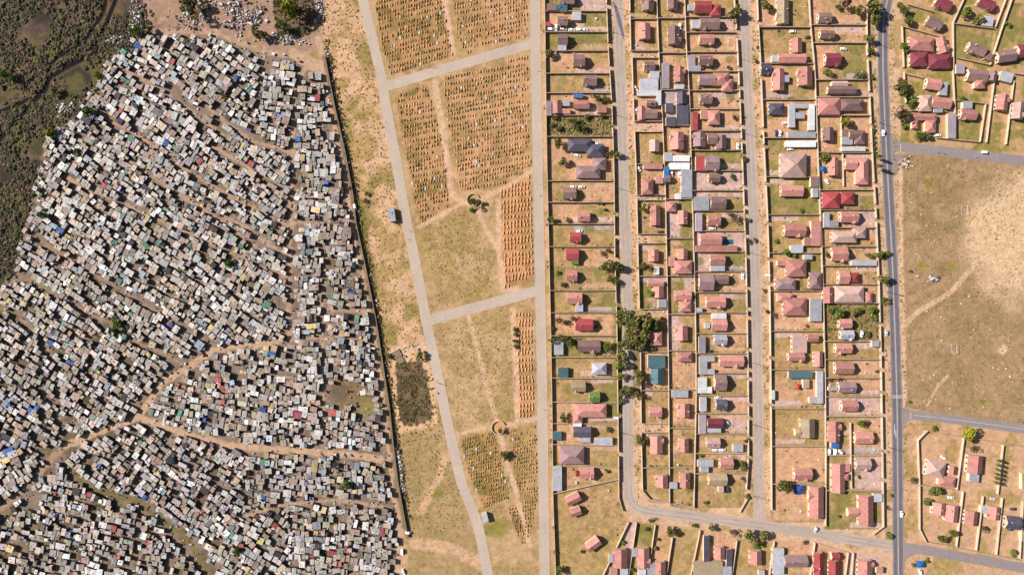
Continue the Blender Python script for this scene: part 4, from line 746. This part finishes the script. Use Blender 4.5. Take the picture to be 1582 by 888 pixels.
TT = {(840, 0): "60 560 45", (840, 130): "140 600 55;195 800 45;680 700 35;740 715 42;540 140 38;620 150 36;110 350 30;290 370 45;380 440 40;600 330 34;150 460 34;440 340 36;330 440 40B;90 420 28", (840, 260): "85 520 40;250 530 28;1010 400 42;570 350 26;620 420 22;650 840 30;600 870 34B",
 (840, 390): "620 140 52;720 130 62;790 155 45;670 275 38;740 290 38;170 690 52B;290 670 44B;1060 150 48B;990 140 36;1085 420 40L;800 620 62;900 700 95;1015 740 100;1110 720 72;780 720 50;890 830 80;190 330 30;150 210 24L;90 780 26",
 (840, 500): "930 170 90;1010 130 80;800 200 62;800 330 62;800 420 54;790 520 46;970 545 62;830 685 62;930 730 50;790 790 36;150 150 52;240 185 56;650 230 52L;330 180 34;540 30 26B", (840, 630): "200 100 42;650 215 32;990 330 52;640 640 24L",
 (840, 753): "1275 440 52;1130 610 26Y;1040 420 26;810 560 24L;900 840 30L;150 830 44;110 650 24;1090 330 26;1160 520 22;390 640 26B;110 400 22", (1060, 0): "490 130 70;820 60 55;735 480 20;710 622 24L;755 520 18;755 450 18;440 690 24", (1260, 0): "570 95 84;600 190 62;430 100 54;300 50 66B;550 400 52;560 520 38;890 100 48;950 205 46;850 60 32;905 480 48L;440 770 42;130 745 42;570 780 28;870 845 52B;240 80 34;480 760 34;1540 130 50L;1390 960 1",
 (1260, 130): "880 290 74B;890 40 62;315 385 56Y;90 760 54;900 430 34L;1040 520 38;1120 525 40;1000 160 30;580 470 24;585 600 22;520 770 24L;970 210 34;640 735 18C;640 835 20C", (1260, 390): "655 20 44;720 20 36;550 40 36;700 275 58;240 620 54L;160 580 44;410 600 40;575 580 46L;600 670 32L;690 480 30;745 500 26;120 30 30;960 190 18;540 830 26",
 (1260, 500): "960 790 18;250 560 34B;150 570 30B;690 360 14;620 480 20", (1260, 630): "470 150 46L;980 740 42B;1215 210 22;440 700 18", (1260, 753): "1210 30 52;720 200 28B;745 490 36L;1270 520 46;1400 465 46;1130 740 28L;1000 790 22;230 290 20;770 80 18",
 (1060, 260): "470 85 32;500 500 48B;450 470 30;640 745 30B;915 740 24L;1020 850 42L;1170 430 22;640 530 24;700 730 22", (1060, 753): "255 410 40;640 490 62;800 500 50;470 450 40B;760 580 34L;720 600 32L;1200 560 32B;90 380 28;620 90 26L;200 150 26", (1060, 630): "615 330 26;1020 790 74;570 715 26B;575 590 40;150 480 24L;610 740 20", (1060, 390): "820 600 32B;900 640 28B;1090 30 34L;90 240 30B;800 390 22L;1220 745 18", (1060, 130): "565 735 26Y;605 770 28;490 330 34B;580 330 16;580 380 16;760 530 16;130 50 18"}
for (ox, oy), txt in TT.items():
    for e in txt.split(';'):
        q = e.split(); kd = 'G'
        if q[2][-1].isalpha(): kd = q[2][-1]; q[2] = q[2][:-1]
        if float(q[2]) < 5: continue
        px, py = ox + float(q[0]) / 6.58, oy + float(q[1]) / 6.58
        if kd == 'G' and 'overhanging' in wh(px, py) and rt_.random() < .6: kd = 'O'
        tree(px, py, float(q[2]) / 6.58 * .95, kd, wh(px, py))
for q in ((1497, 671, 10.5, 'Y'), (1505, 692, 6, 'B'), (1445, 757, 7, 'G'), (1444, 661, 4, 'G'), (1565, 854, 5.5, 'L'), (1432, 774, 6, 'L'), (1521, 817, 5.5, 'B'), (1395, 15, 6.5, 'G'), (1404, 32, 6, 'G'), (1512, 31, 7, 'G'), (1495, 18, 6, 'L'), (1558, 38, 4, 'G'), (1391, 134, 9, 'G'), (1394, 178, 10, 'B'), (1424, 209, 6, 'G'), (1410, 156, 6, 'L'), (1488, 153, 5, 'L'),
          (445, 14, 15, 'Y'), (438, 42, 9, 'G'), (400, 52, 9, 'G'), (296, 10, 12, 'G'), (462, 18, 8, 'B'), (430, 8, 8, 'G'), (355, 406, 8, 'L'), (345, 150, 5.5, 'Y'), (534, 750, 8.5, 'L'), (365, 852, 6, 'L'), (180, 500, 8, 'L'), (175, 510, 6, 'L'), (153, 119, 6, 'Y'), (75, 203, 8, 'Y'), (82, 212, 6, 'L'), (136, 172, 9, 'L'), (120, 235, 6, 'L'), (65, 330, 7, 'L'), (85, 142, 6, 'L'), (10, 115, 9, 'L'), (210, 48, 7, 'L'), (230, 46, 6, 'L'), (144, 692, 3.6, 'L'), (410, 210, 5, 'G'), (210, 243, 5, 'L'), (290, 65, 5, 'L'), (185, 465, 5, 'L'), (575, 545, 4, 'L'), (573, 678, 5, 'L'),
          (777, 702, 6, 'G'), (782, 706, 5, 'G'), (729, 309, 5, 'G'), (738, 314, 5.5, 'G'), (728, 323, 4, 'G'), (648, 549, 6, 'G'), (796, 509, 4, 'G'), (796, 517, 4, 'G'), (796, 526, 4, 'G'), (796, 535, 4.2, 'G'), (600, 550, 5, 'G'), (540, 290, 4, 'G'), (567, 298, 4.5, 'B'), (565, 310, 4.5, 'B')):
    tree(*q, wh(q[0], q[1]))
for k in range(7): tree(1348 + k * .6, 186 + k * 8.5, 2.8, 'G', 'in the row on the main road verge')
for k in range(5): tree(1355.5 + k * .3, 352 + k * 6.5, 2.6, 'G', 'in the row on the main road verge')
for k in range(6): tree(1172.6 + k * .3, 50 + k * 6, 2.6, 'L', 'in the hedge inside a wall of the middle street')
for k in range(8): tree(1357 + k * .5, 470 + k * 9, 2.4, 'B', 'on the verge beside the main road wall')
for py in (711, 718, 725, 732, 738, 745): tree(1542.8 - (py - 711) * .12, py, 2.2, 'C', 'in the row along a wall below the field')
# wetland scrub and wild tufts: nobody could count these
def scrub(name, label, n, fn, cols, rmin, rmax, seed, hk=.8):
    rr = random.Random(seed); mb = MB()
    for _ in range(n):
        p = fn(rr)
        if p is None: continue
        x, y, _ = W(*p); r = rr.uniform(rmin, rmax); c = alb(rr.choice(cols))
        for k in range(3):
            t = rr.uniform(0, 6.28); ox, oy = r * .5 * math.cos(t), r * .5 * math.sin(t); h = r * hk * rr.uniform(.6, 1.2); f = rr.uniform(.7, 1.25); cc = tuple(v * f for v in c)
            vs = [(x + ox + r * .6 * rr.uniform(.7, 1.2) * math.cos(t + j * 1.2566), y + oy + r * .6 * rr.uniform(.7, 1.2) * math.sin(t + j * 1.2566), h * rr.uniform(.1, .5)) for j in range(5)] + [(x + ox * 1.2, y + oy * 1.2, h)]
            mb.add(vs, [(j, (j + 1) % 5, 5) for j in range(5)], cc)
    return tag(mb.build(name, M_LEAFS), label, 'scrub', kind='stuff')
def wetp(r):
    x, y = r.uniform(-50, 235), r.uniform(-40, 480)
    if math.sin(x / 19 + 2 * math.sin(y / 27)) + math.sin(y / 15 + x / 40) + r.uniform(-.9, .9) < -.45: return None
    if not bool(inside(WET, np.array(x - abs(r.gauss(0, 9))), np.array(y))): return None
    if min(float(seg_dist(CREEK, np.array(x), np.array(y))), float(seg_dist(CREEK2, np.array(x), np.array(y)))) < 3: return None
    return x, y
scrub('wetland_scrub', 'dark brown-green scrub covering the wetland beside the shacks', 12000, wetp, ((128, 108, 78), (104, 98, 58), (142, 118, 88), (92, 86, 62), (150, 118, 96), (120, 118, 64), (112, 90, 80)), .5, 1.7, 12, .6)
scrub('wetland_thicket', 'low dark thickets dotted through the wetland scrub', 2400, wetp, ((84, 82, 46), (98, 78, 66), (74, 72, 48), (110, 88, 72), (96, 100, 48)), 1.4, 3.2, 19, .5)
def edgep(r):
    k = r.randrange(5)
    if k == 0: t = r.uniform(60, 800); return float(np.interp(t, [p[1] for p in WALLLINE], [p[0] for p in WALLLINE])) + r.gauss(6, 2.5), t
    if k == 1: p = (r.gauss(638, 16), r.gauss(610, 30)); return p if r.random() < .35 else None
    if k == 2: return pin([(425, -30), (470, -30), (490, 20), (478, 55), (430, 60), (422, 20)])(r)
    if k == 3: return r.gauss(200, 16), r.gauss(62, 16)
    return pin([(270, -30), (330, -30), (325, 20), (280, 22)])(r)
scrub('ditch_scrub', 'rank weeds growing along the weathered wall and in the old sump', 2600, edgep, ((96, 90, 44), (80, 74, 50), (124, 116, 56), (104, 84, 62)), .4, 1.1, 13)
scrub('wild_plot_weeds', 'tangled weeds on the overgrown vacant plot beside the cemetery', 430, pin([(846, 182), (944, 182), (944, 210), (847, 210)]), ((120, 122, 56), (150, 132, 80), (104, 106, 50), (176, 144, 104), (164, 132, 100)), .4, 1.3, 14, .6)
scrub('overgrown_yard_weeds', 'weeds and shrubs filling an overgrown yard beside the main road', 260, pin([(1274, 470), (1354, 470), (1355, 524), (1275, 524)]), ((104, 108, 44), (140, 120, 70), (84, 92, 40)), .4, 1.1, 15)
scrub('field_tufts', 'dry grass tufts dotted over the open field', 2600, pin([(1396, 245), (1600, 262), (1600, 655), (1400, 625)]), ((150, 130, 76), (170, 140, 90), (120, 104, 66), (140, 132, 66)), .25, .6, 16, .5)
scrub('cemetery_tufts', 'dry grass tufts on the unused cemetery ground', 2600, lambda r: r.choice((pin([(652, 352), (718, 326), (762, 380), (768, 442), (680, 476)]), pin([(680, 505), (790, 474), (798, 640), (708, 664)])))(r), ((160, 132, 80), (176, 146, 96), (130, 110, 66), (150, 136, 70)), .25, .6, 17, .5)
scrub('verge_tufts', 'weeds on the waste ground between settlement and cemetery', 2400, lambda r: (lambda t: (r.uniform(float(np.interp(t, [p[1] for p in WALLLINE], [p[0] for p in WALLLINE])) + 5, float(np.interp(t, [p[1] for p in CW], [p[0] for p in CW])) - 9), t))(r.uniform(0, 820)), ((160, 136, 70), (130, 116, 60), (176, 148, 92), (110, 100, 54)), .25, .75, 18, .5)

def townp(r):
    cid = r.randrange(1, 7); fl, fr, tab, _ = COLS[cid]; k = r.randrange(len(tab) - 1); ya, yb = tab[k][0], tab[k + 1][0]; y = r.uniform(ya, yb)
    return r.uniform(float(fl(y)) + 2, float(fr(y)) - 2), y
def wallp(r):
    cid = r.randrange(1, 7); fl, fr, tab, _ = COLS[cid]; k = r.randrange(len(tab) - 1); ya, yb = tab[k][0], tab[k + 1][0]; rr2 = random.Random(cid * 100 + k)
    if rr2.random() < .4: return None
    if r.random() < .55: y = yb - r.uniform(1, 3); return r.uniform(float(fl(y)) + 2, float(fr(y)) - 2), y
    y = r.uniform(ya, yb); return float((fl if rr2.random() < .5 else fr)(y)) + r.choice((-2.5, 2.5)), y
scatter('yard_litter', 'bits of building rubble and household things lying about the house yards', 'litter', 1500, townp, [(236, 226, 216), (120, 100, 90), (180, 140, 120), (96, 90, 90), (240, 238, 236), (150, 120, 100)], .25, .9, 31)
scrub('garden_shrubs', 'small garden shrubs and weeds along the yard walls', 1500, wallp, ((112, 112, 50), (92, 96, 44), (140, 124, 70), (128, 134, 56)), .3, .95, 32, .8)
scrub('yard_weeds', 'thin weeds growing across the house yards', 2200, townp, ((140, 130, 66), (160, 138, 82), (118, 112, 56)), .2, .55, 33, .4)
scrub('street_weeds', 'weeds on the sandy verges of the township streets', 1500, lambda r: (lambda pl, sd: (lambda y: (float(np.interp(y, [p[1] for p in pl], [p[0] for p in pl])) + sd * r.uniform(9.5, 16), y))(r.uniform(0, 780)))(r.choice((SA[:9], SB, MAIN)), r.choice((-1, 1))), ((150, 134, 70), (128, 118, 58), (170, 144, 90), (108, 104, 50)), .25, .8, 34, .6)
# ---------------------------------------------------------------- cemetery
GM = []
for s in range(3):
    rr = random.Random(s); m_ = MB(); n = 8
    for z, k in ((-.03, 1), (.28, .82), (.45, .4)): m_.v += [(.56 * k * math.cos(6.283 * i / n) * rr.uniform(.9, 1.1), 1.32 * k * math.sin(6.283 * i / n) * rr.uniform(.92, 1.08), z) for i in range(n)]
    m_.f = [(j * n + i, j * n + (i + 1) % n, (j + 1) * n + (i + 1) % n, (j + 1) * n + i) for j in range(2) for i in range(n)] + [tuple(range(2 * n, 3 * n))]
    GM.append((m_, m_.mesh('mound', M_TILE_BARE)))
HS = MB(); HS.quadbox(0, 0, -.02, .95, .7, .14, 0, None, 0, .9); HSM = HS.mesh('headstone', M_STONE)
SLAB = MB(); SLAB.quadbox(0, 0, -.02, .3, 1.1, 2.2, 0, None, 0, .96); SLABM = SLAB.mesh('slab', M_STONE)
graves = []
rg = random.Random(9)
for key, (poly, rp, cp, slp, c) in GR.items():
    P = np.array(poly); x0, y0 = P.min(0); x1, y1 = P.max(0); y = y0 - 50
    while y < y1 + 50:
        x = x0 + rg.uniform(0, 1)
        while x < x1:
            xx = x + rg.uniform(-.6, .6) + 1.2 * math.sin(y / 31); yy = y + (x - x0) * slp + rg.uniform(-.8, .8) + 1.5 * math.sin(x / 37 + y)
            if bool(inside(poly, np.array(xx), np.array(yy))) and rg.random() < (.97 if key in 'ef' else (.95 if math.sin(xx / 11) + math.sin(yy / 14 + 1) > -1.35 else .5)): graves.append((key, xx, yy))
            x += cp
        y += rp
print('graves', len(graves))
ind = [g for g in graves if g[0] in 'ef']; rest = [g for g in graves if g[0] not in 'ef']; rg.shuffle(rest)
nst = max(0, min(70, 300 - len(ind))); ind2 = rest[:nst]; rest = rest[nst:] + ind[300 - nst:]; ind = ind[:300 - nst]
for key, px, py in ind:
    x, y, _ = W(px, py); g = empty('grave', (x, y, 0), R(rg.gauss(-4, 4))); k = rg.uniform(.92, 1.12)
    link('mound', rg.choice(GM)[1], g, (0, 0, 0), 0, (k, 1.15 * rg.uniform(.9, 1.1), 1.35)); link('headstone', HSM, g, (0, 1.45, 0), 0, (.55, .8, .5))
    tag(g, 'fresh earth grave mound in the upper strip of new graves' if key == 'e' else 'fresh earth grave mound in the lower narrow strip of new graves', 'grave', 'upper strip of new graves' if key == 'e' else 'lower strip of new graves')
for key, px, py in ind2:
    x, y, _ = W(px, py); g = empty('grave', (x, y, 0), R(rg.gauss(-6, 4))); link('slab', SLABM, g); link('headstone', HSM, g, (0, 1.05, 0), 0, (1.4, 1.1, 1.3))
    tag(g, 'pale stone grave with upright headstone among the older earth graves', 'grave', 'stone graves in the older sections')
gb = MB(); gcol = [(218, 160, 108), (206, 150, 100), (226, 174, 124), (180, 140, 90), (160, 132, 82), (140, 124, 70), (214, 150, 104)]
for key, px, py in rest:
    x, y, _ = W(px, py); m_ = GM[rg.randrange(3)][0]; k = rg.uniform(.7, 1.12) * (.72 if key in 'ghi' else 1); hz = rg.uniform(.6, 1.7)
    gb.add([(x + vx * k, y + vy * k, vz * hz) for vx, vy, vz in m_.v], m_.f, alb(rg.choice(gcol)))
    if rg.random() < .5: gb.quadbox(x, y + 1.2 * k, -.02, rg.uniform(.35, .75), .6, .14, R(rg.gauss(-6, 5)), alb(rg.choice(((190, 170, 150), (120, 110, 104), (225, 218, 210), (70, 66, 66)))))
tag(gb.build('grave_rows', M_COL), 'rows upon rows of older earth graves in the grassy sections', 'graves', kind='stuff')
def ring(px, py, rpx, label):
    x, y, _ = W(px, py); n = 22; mb = MB(); r = rpx * S
    for i in range(n - 2):
        a, b = 6.283 * i / n + .4, 6.283 * (i + 1) / n + .4
        for rr, (p, q) in ((r, (a, b)),):
            vs = [(x + k * math.cos(t), y + k * math.sin(t), z) for z in (-.05, 1.0) for t in (p, q) for k in (r - .25, r + .25)]
            mb.add(vs, [(0, 1, 5, 4), (2, 6, 7, 3), (1, 3, 7, 5), (0, 4, 6, 2), (4, 5, 7, 6)])
    tag(mb.build('ring_wall', M_YWALL), label, 'wall', None, 'thing')
    mb = MB(); mb.v = [(x + (r - .3) * math.cos(6.283 * i / n), y + (r - .3) * math.sin(6.283 * i / n), .006) for i in range(n)]; mb.f = [tuple(range(n))]; tag(mb.build('paved_circle', M_TILE_BARE), kind='structure')
ring(731, 309, 9.5, 'round low wall around trees where upper cemetery paths meet'); ring(770, 660, 10.5, 'round low wall on the footpath above the lower graves'); tree(772, 664, 5.4, 'B', 'inside the round wall above lower graves')
def shed(px, py, wpx, hpx, ang, col, label, cat='building', name='cemetery_building', ev=2.8):
    x, y, _ = W(px, py, ev); root = empty(name, (x, y, 0)); root['wx'] = x; wing(root, 0, 0, wpx * S, hpx * S, 'f', col, -R(ang), ev, win=True); del root['wx']; tag(root, label, cat)
shed(605, 332, 10, 20, 8 * -1, 'G', 'small grey flat-roofed building beside the cemetery road'); shed(749, 799, 9, 13, -14, 'G', 'small grey-roofed toilet block on green grass in cemetery')
sx, sy, _ = W(612, 547); mb = MB(); mb.quadbox(sx, sy, -.05, .7, 7, 5, R(30)); mb.quadbox(sx + 3, sy - 4, -.05, .5, 4.5, 4.5, R(30)); o = mb.build('concrete_slab', M_DARKWALL); tag(o, 'weathered concrete inlet slab at the top of the old sump', 'slab')
# utility wire on poles crossing the waste ground
def pole(px, py, h, label):
    x, y, _ = W(px, py); mb = MB(); mb.quadbox(0, 0, -.1, h, .3, .3, 0, None, 0, .6); root = empty('utility_pole', (x, y, 0)); mb.build('post', M_BARK, root)
    b = MB(); b.quadbox(0, 0, h - .7, h - .55, .12, 2.0); b.build('crossarm', M_BARK, root); tag(root, label, 'pole', 'utility poles'); return x, y, h
for px, py, w_ in ((553, 309, 'on the waste ground beside a dirt track'), (598, 327, 'beside the small grey building at the cemetery road')): pole(px, py, 6.5, 'wooden utility pole ' + w_)
for px, py in ((945.5, 10), (947, 50), (951, 178), (953, 290), (958, 420), (962, 668), (1140, 90), (1146, 205), (1157, 390), (1163, 560), (1163, 655), (1164, 765), (1352, 68), (1359, 190), (1369, 450), (1372, 690)):
    pole(px, py, 7.5, 'wooden street pole beside ' + ('the tree-shaded street' if px < 1000 else 'the middle street' if px < 1200 else 'the main road'))

# ---------------------------------------------------------------- vehicles
def prism(mb, prof, wid, n=1):
    k = len(prof); mb.add([(x, s * wid * w / 2, z) for s in (-1, 1) for x, z, w in prof], [tuple(range(k))] + [tuple(range(2 * k - 1, k - 1, -1))] + [(i, k + i, k + (i + 1) % k, (i + 1) % k) for i in range(k)])
def make_car(cname, van=False):
    b = MB(); prism(b, [(-2.1, .3, 1), (2.1, .3, 1), (2.15, .7, .96), (1.1, .92, .95), (-1.7, .95, .95), (-2.15, .8, .96)], 1.72)
    c = MB(); prism(c, [(-1.75, .94, .93), (1.0, .91, .93), (.35, 1.45, .78), (-1.3, 1.47, .78)] if not van else [(-2.0, .9, .98), (1.3, .9, .96), (.9, 1.75, .9), (-2.0, 1.8, .9)], 1.72)
    g = MB(); g.add([(.98, -.68, .96), (.98, .68, .96), (.42, .58, 1.43), (.42, -.58, 1.43)] if not van else [(1.3, -.7, 1.0), (1.3, .7, 1.0), (.95, .65, 1.68), (.95, -.65, 1.68)], [(0, 1, 2, 3)])
    g2 = MB(); g2.add([(-1.79, -.66, .98), (-1.79, .66, .98), (-1.36, .56, 1.43), (-1.36, -.56, 1.43)], [(3, 2, 1, 0)])
    for mb_ in (g,): mb_.v = [(x + .03, y, z + .03) for x, y, z in mb_.v]
    g2.v = [(x - .03, y, z + .03) for x, y, z in g2.v]
    m = M_CAR[cname]; w = MB(); n = 10
    w.v = [(.31 * math.cos(6.283 * i / n), s * .1, .31 * math.sin(6.283 * i / n)) for s in (-1, 1) for i in range(n)]; w.f = [tuple(range(n)), tuple(range(2 * n - 1, n - 1, -1))] + [(i, n + i, n + (i + 1) % n, (i + 1) % n) for i in range(n)]
    return b.mesh('body', m), c.mesh('cabin', m), g.mesh('windscreen', M_GLASS), g2.mesh('rear_window', M_GLASS), w.mesh('wheel', M_TYRE)
CARM = {k: make_car(k) for k in M_CAR}; VANM = {k: make_car(k, True) for k in ('white',)}
def car(px, py, deg, col, where, van=False):
    x, y, _ = W(px, py, .8); root = empty('van' if van else 'car', (x, y, .045), -R(deg)); M_ = (VANM if van else CARM)[col]
    link('body', M_[0], root); link('cabin', M_[1], root); link('windscreen', M_[2], root)
    if not van: link('rear_window', M_[3], root)
    for sx in (-1.3, 1.3):
        for sy in (-.8, .8): link('wheel', M_[4], root, (sx, sy, .31))
    tag(root, f'{col} {"van" if van else "car"} {where}', 'van' if van else 'car', 'parked vehicles')
CARS = [(840, 0, '70 300 0 w v;125 285 90 w v;285 305 0 w;360 305 0 w v;415 305 0 w;200 295 10 w', 'parked in the crowded driveway beside the cemetery'), (840, 0, '1385 270 90 w', 'parked behind a brown gabled house, inner row'), (840, 130, '930 40 60 w;935 275 90 w;965 860 60 w', 'parked by the wall of the tree-shaded street'), (840, 130, '545 605 10 w;345 725 15 w', 'parked by the dark slate hipped house'), (840, 260, '300 190 0 w;385 190 0 w', 'parked above a brown gabled house beside the cemetery'),
 (840, 260, '1300 55 90 w;1380 65 90 w', 'parked in the yard of the large grey shed'), (840, 260, '360 640 0 w', 'parked tight behind the small red gabled house'), (840, 260, '1185 645 0 d', 'parked near a yard wall behind the tree-shaded street'), (840, 630, '335 665 90 r', 'parked between long grey shed and salmon house'), (840, 630, '750 100 0 w', 'parked at the gate of a large salmon hipped house'),
 (1060, 0, '1085 322 0 w', 'parked by a dividing wall on dry grass'), (1060, 0, '1240 380 0 d', 'parked at the rear wall of a dry yard'), (1060, 130, '1010 395 0 w;955 500 90 w', 'parked beside the grey courtyard building'), (1060, 130, '920 500 90 d', 'parked beside the grey courtyard building'), (1060, 130, '525 630 90 w', 'parked inside the gate on the middle street'), (1060, 130, '1060 662 0 w', 'parked below the long white flat roof'), (1060, 260, '270 612 0 w', 'parked below a mauve grey shed'),
 (1260, 0, '285 500 8 w', 'parked on the drive above a maroon house'), (1260, 130, '690 497 90 w', 'driving along the wide main road'), (1260, 130, '1245 520 5 w', 'parked behind the U-shaped salmon house'), (1260, 260, '115 135 50 w', 'parked on grass beside a bare yard by main road'), (1260, 390, '335 75 60 w', 'parked beside the long pale grey roof'), (1260, 390, '720 820 90 s', 'parked on the verge of the main road'), (1260, 500, '470 105 100 w;400 110 90 d;545 120 90 d', 'standing in the scrapyard-like yard by main road'),
 (1060, 753, '1320 425 110 s', 'driving on the lower cross street'), (1260, 753, '875 270 88 w', 'driving down the main road past the corner yard'), (1260, 753, '1065 860 70 w', 'parked by the blue tarpaulin at the lower junction'), (1060, 390, '575 240 90 w', 'parked in a bare yard on the middle street'), (1060, 390, '840 232 0 w', 'parked on open grass beside the middle street'), (1060, 630, '420 152 50 w', 'parked diagonally beside a maroon gabled house'), (1060, 630, '300 425 0 w;370 425 0 w', 'parked below a pale pink gabled house'), (1060, 500, '320 745 0 w', 'parked above a dark slate gabled house'),
 (1260, 630, '135 445 90 w v;197 445 90 w v;255 450 40 w v', 'parked below the blue canopy'), (1060, 630, '425 830 70 d', 'parked right of a tan gabled house'), (1060, 500, '240 280 0 d', 'parked beside a narrow mauve grey shed')]
CNM = {'w': 'white', 'd': 'dark', 's': 'silver', 'r': 'red'}
for ox, oy, txt, where in CARS:
    for e in txt.split(';'):
        q = e.split(); car(ox + float(q[0]) / 6.58, oy + float(q[1]) / 6.58, float(q[2]), CNM[q[3]], where, len(q) > 4)
for q in ((1521.7, 235.5, 6, 'white', 'driving on the side road above the open field', True), (1458, 707, 30, 'white', 'parked on sand above the pale pink corner house'), (1469, 768, 5, 'white', 'parked behind twin salmon houses'), (1535, 770, 0, 'silver', 'parked at the back of a narrow yard'), (1566, 786, 0, 'dark', 'parked above the dark slate house'), (548, 320, 80, 'white', 'standing on the dirt track by the wall, upper part', True), (630.5, 822, 10, 'white', 'standing at the lower end of the weathered wall', True), (621, 852, 90, 'white', 'parked on dirt at the edge of lower shacks', True), (623, 883, 70, 'white', 'parked at an angle beside the lowest shacks', False)): car(*q[:3], q[3], q[4], *(q[5:6]))

# ---------------------------------------------------------------- small things in yards and fields
def tarp(px, py, wpx, hpx, col, label, z=2.2, cat='canopy', name='canopy'):
    x, y, _ = W(px, py, z); lx, ly = wpx * S, hpx * S; root = empty(name, (x, y, 0)); mb = MB()
    mb.v = [(-lx / 2, -ly / 2, z), (lx / 2, -ly / 2, z - .1), (lx / 2, ly / 2, z), (-lx / 2, ly / 2, z - .1), (0, 0, z + .8)]; mb.f = [(0, 1, 4), (1, 2, 4), (2, 3, 4), (3, 0, 4)]; mb.c = [alb(col)] * 4; mb.build('cover', M_COL, root)
    for sx in (-1, 1):
        for sy in (-1, 1): p = MB(); p.quadbox(sx * lx * .47, sy * ly * .47, -.05, z, .08, .08); p.build('post', M_BARK, root)
    tag(root, label, cat)
tarp(1234, 756, 15, 13, (60, 90, 165), 'blue tarpaulin cover beside the big tree by the cross street'); tarp(1422, 871, 12, 10, (40, 110, 190), 'blue market canopy at the lower junction'); tarp(1272, 261, 9, 8, (30, 110, 180), 'small blue tarpaulin in a yard behind a salmon house')
tarp(1233.5, 597, 6, 8, (205, 60, 60), 'red garden umbrella on a sandy yard', 2.0); tarp(866, 12, 11, 9, (50, 105, 115), 'teal shade cover beside a brown house at cemetery row')
px_, py_, _ = W(1125, 374); mb = MB(); mb.quadbox(px_, py_, -.3, .06, 7.6, 3.8); po = mb.build('swimming_pool', M_WATER); tag(po, 'small dark teal swimming pool in a paved yard', 'pool'); mb = MB()
for dx, dy, lx, ly in ((0, 2.1, 8.4, .4), (0, -2.1, 8.4, .4), (4.0, 0, .4, 3.8), (-4.0, 0, .4, 3.8)): mb.quadbox(px_ + dx, py_ + dy, -.02, .12, lx, ly)
mb.build('pool_edge', M_KERB, po)
for px, py, rz, lab in ((1490, 325, 0, 'white football goal frame on the pale playing field'), (1474, 538, 0, 'white football goal frame on the lower part of field')):
    x, y, _ = W(px, py); root = empty('football_goal', (x, y, 0), rz)
    for sy in (-3, 3): p = MB(); p.quadbox(0, sy, -.05, 2.4, .14, .14); p.build('post', M_STONE, root); p = MB(); p.quadbox(-1.0, sy, -.02, .12, 2.0, .1); p.build('base_bar', M_STONE, root)
    p = MB(); p.quadbox(0, 0, 2.4, 2.55, .14, 6.14); p.build('crossbar', M_STONE, root); p = MB(); p.quadbox(-2, 0, -.02, .12, .12, 6.1); p.build('ground_bar', M_STONE, root); tag(root, lab, 'goal')
# people on the cemetery roads: one skinned body mesh
def person_mesh(cl):
    V = [(0, 0, .95), (0, 0, 1.2), (0, 0, 1.45), (0, 0, 1.55), (0, 0, 1.72), (.1, .08, .9), (.12, .25, .5), (.12, .12, .06), (.12, .26, .03), (-.1, -.05, .9), (-.12, -.12, .5), (-.12, -.32, .08), (-.12, -.18, .03), (.2, 0, 1.42), (.27, -.05, 1.15), (.27, .1, .92), (-.2, 0, 1.42), (-.27, .05, 1.15), (-.26, .18, .95)]
    E = [(0, 1), (1, 2), (2, 3), (3, 4), (0, 5), (5, 6), (6, 7), (7, 8), (0, 9), (9, 10), (10, 11), (11, 12), (2, 13), (13, 14), (14, 15), (2, 16), (16, 17), (17, 18)]
    rad = [.15, .15, .15, .06, .11, .09, .07, .05, .045, .09, .07, .05, .045, .07, .05, .04, .07, .05, .04]
    me = bpy.data.meshes.new('person'); me.from_pydata(V, E, []); o = bpy.data.objects.new('tmp', me); C.objects.link(o)
    o.modifiers.new('skin', 'SKIN'); 
    if not me.skin_vertices: me.attributes.new('skin', 'FLOAT', 'POINT')
    for i, s in enumerate(me.skin_vertices[0].data if me.skin_vertices else []): s.radius = (rad[i], rad[i]); s.use_root = i == 0
    o.modifiers.new('sub', 'SUBSURF').levels = 1
    dg = bpy.context.evaluated_depsgraph_get(); m2 = bpy.data.meshes.new_from_object(o.evaluated_get(dg)); C.objects.unlink(o); m2.name = 'person'
    m2.materials.clear(); m2.materials.append(mat('clothing_' + cl[0], alb(cl[1]), noise=(.5, .2))); return m2
try:
    PM = [person_mesh(('dark', (60, 60, 78))), person_mesh(('pale', (200, 190, 180))), person_mesh(('red', (150, 60, 56)))]
except Exception as ex:
    print('person', ex); PM = []
if PM:
    for k, (px, py, w_) in enumerate(((632.5, 357, 'upper west cemetery road'), (631, 370, 'west cemetery road'), (676, 591, 'lower west cemetery road'), (679, 592, 'lower west cemetery road'), (685.5, 594, 'lower west cemetery road'), (667, 105, 'upper cemetery cross road'), (672, 104, 'upper cemetery cross road'), (725, 858, 'sandy path near the cemetery'), (831, 110, 'road between cemetery and houses'), (833, 302, 'road between cemetery and houses'), (838, 632, 'road between cemetery and houses'), (1448, 236, 'side road above the field'), (1458, 238.5, 'side road above the field'), (1506, 243, 'side road above the field'))):
        x, y, _ = W(px, py); o = link('person', PM[k % 3], None, (x, y, .03), rt_.uniform(0, 6)); tag(o, f'person in {("dark", "pale", "red")[k % 3]} clothing walking on the {w_}', 'person', 'people walking')
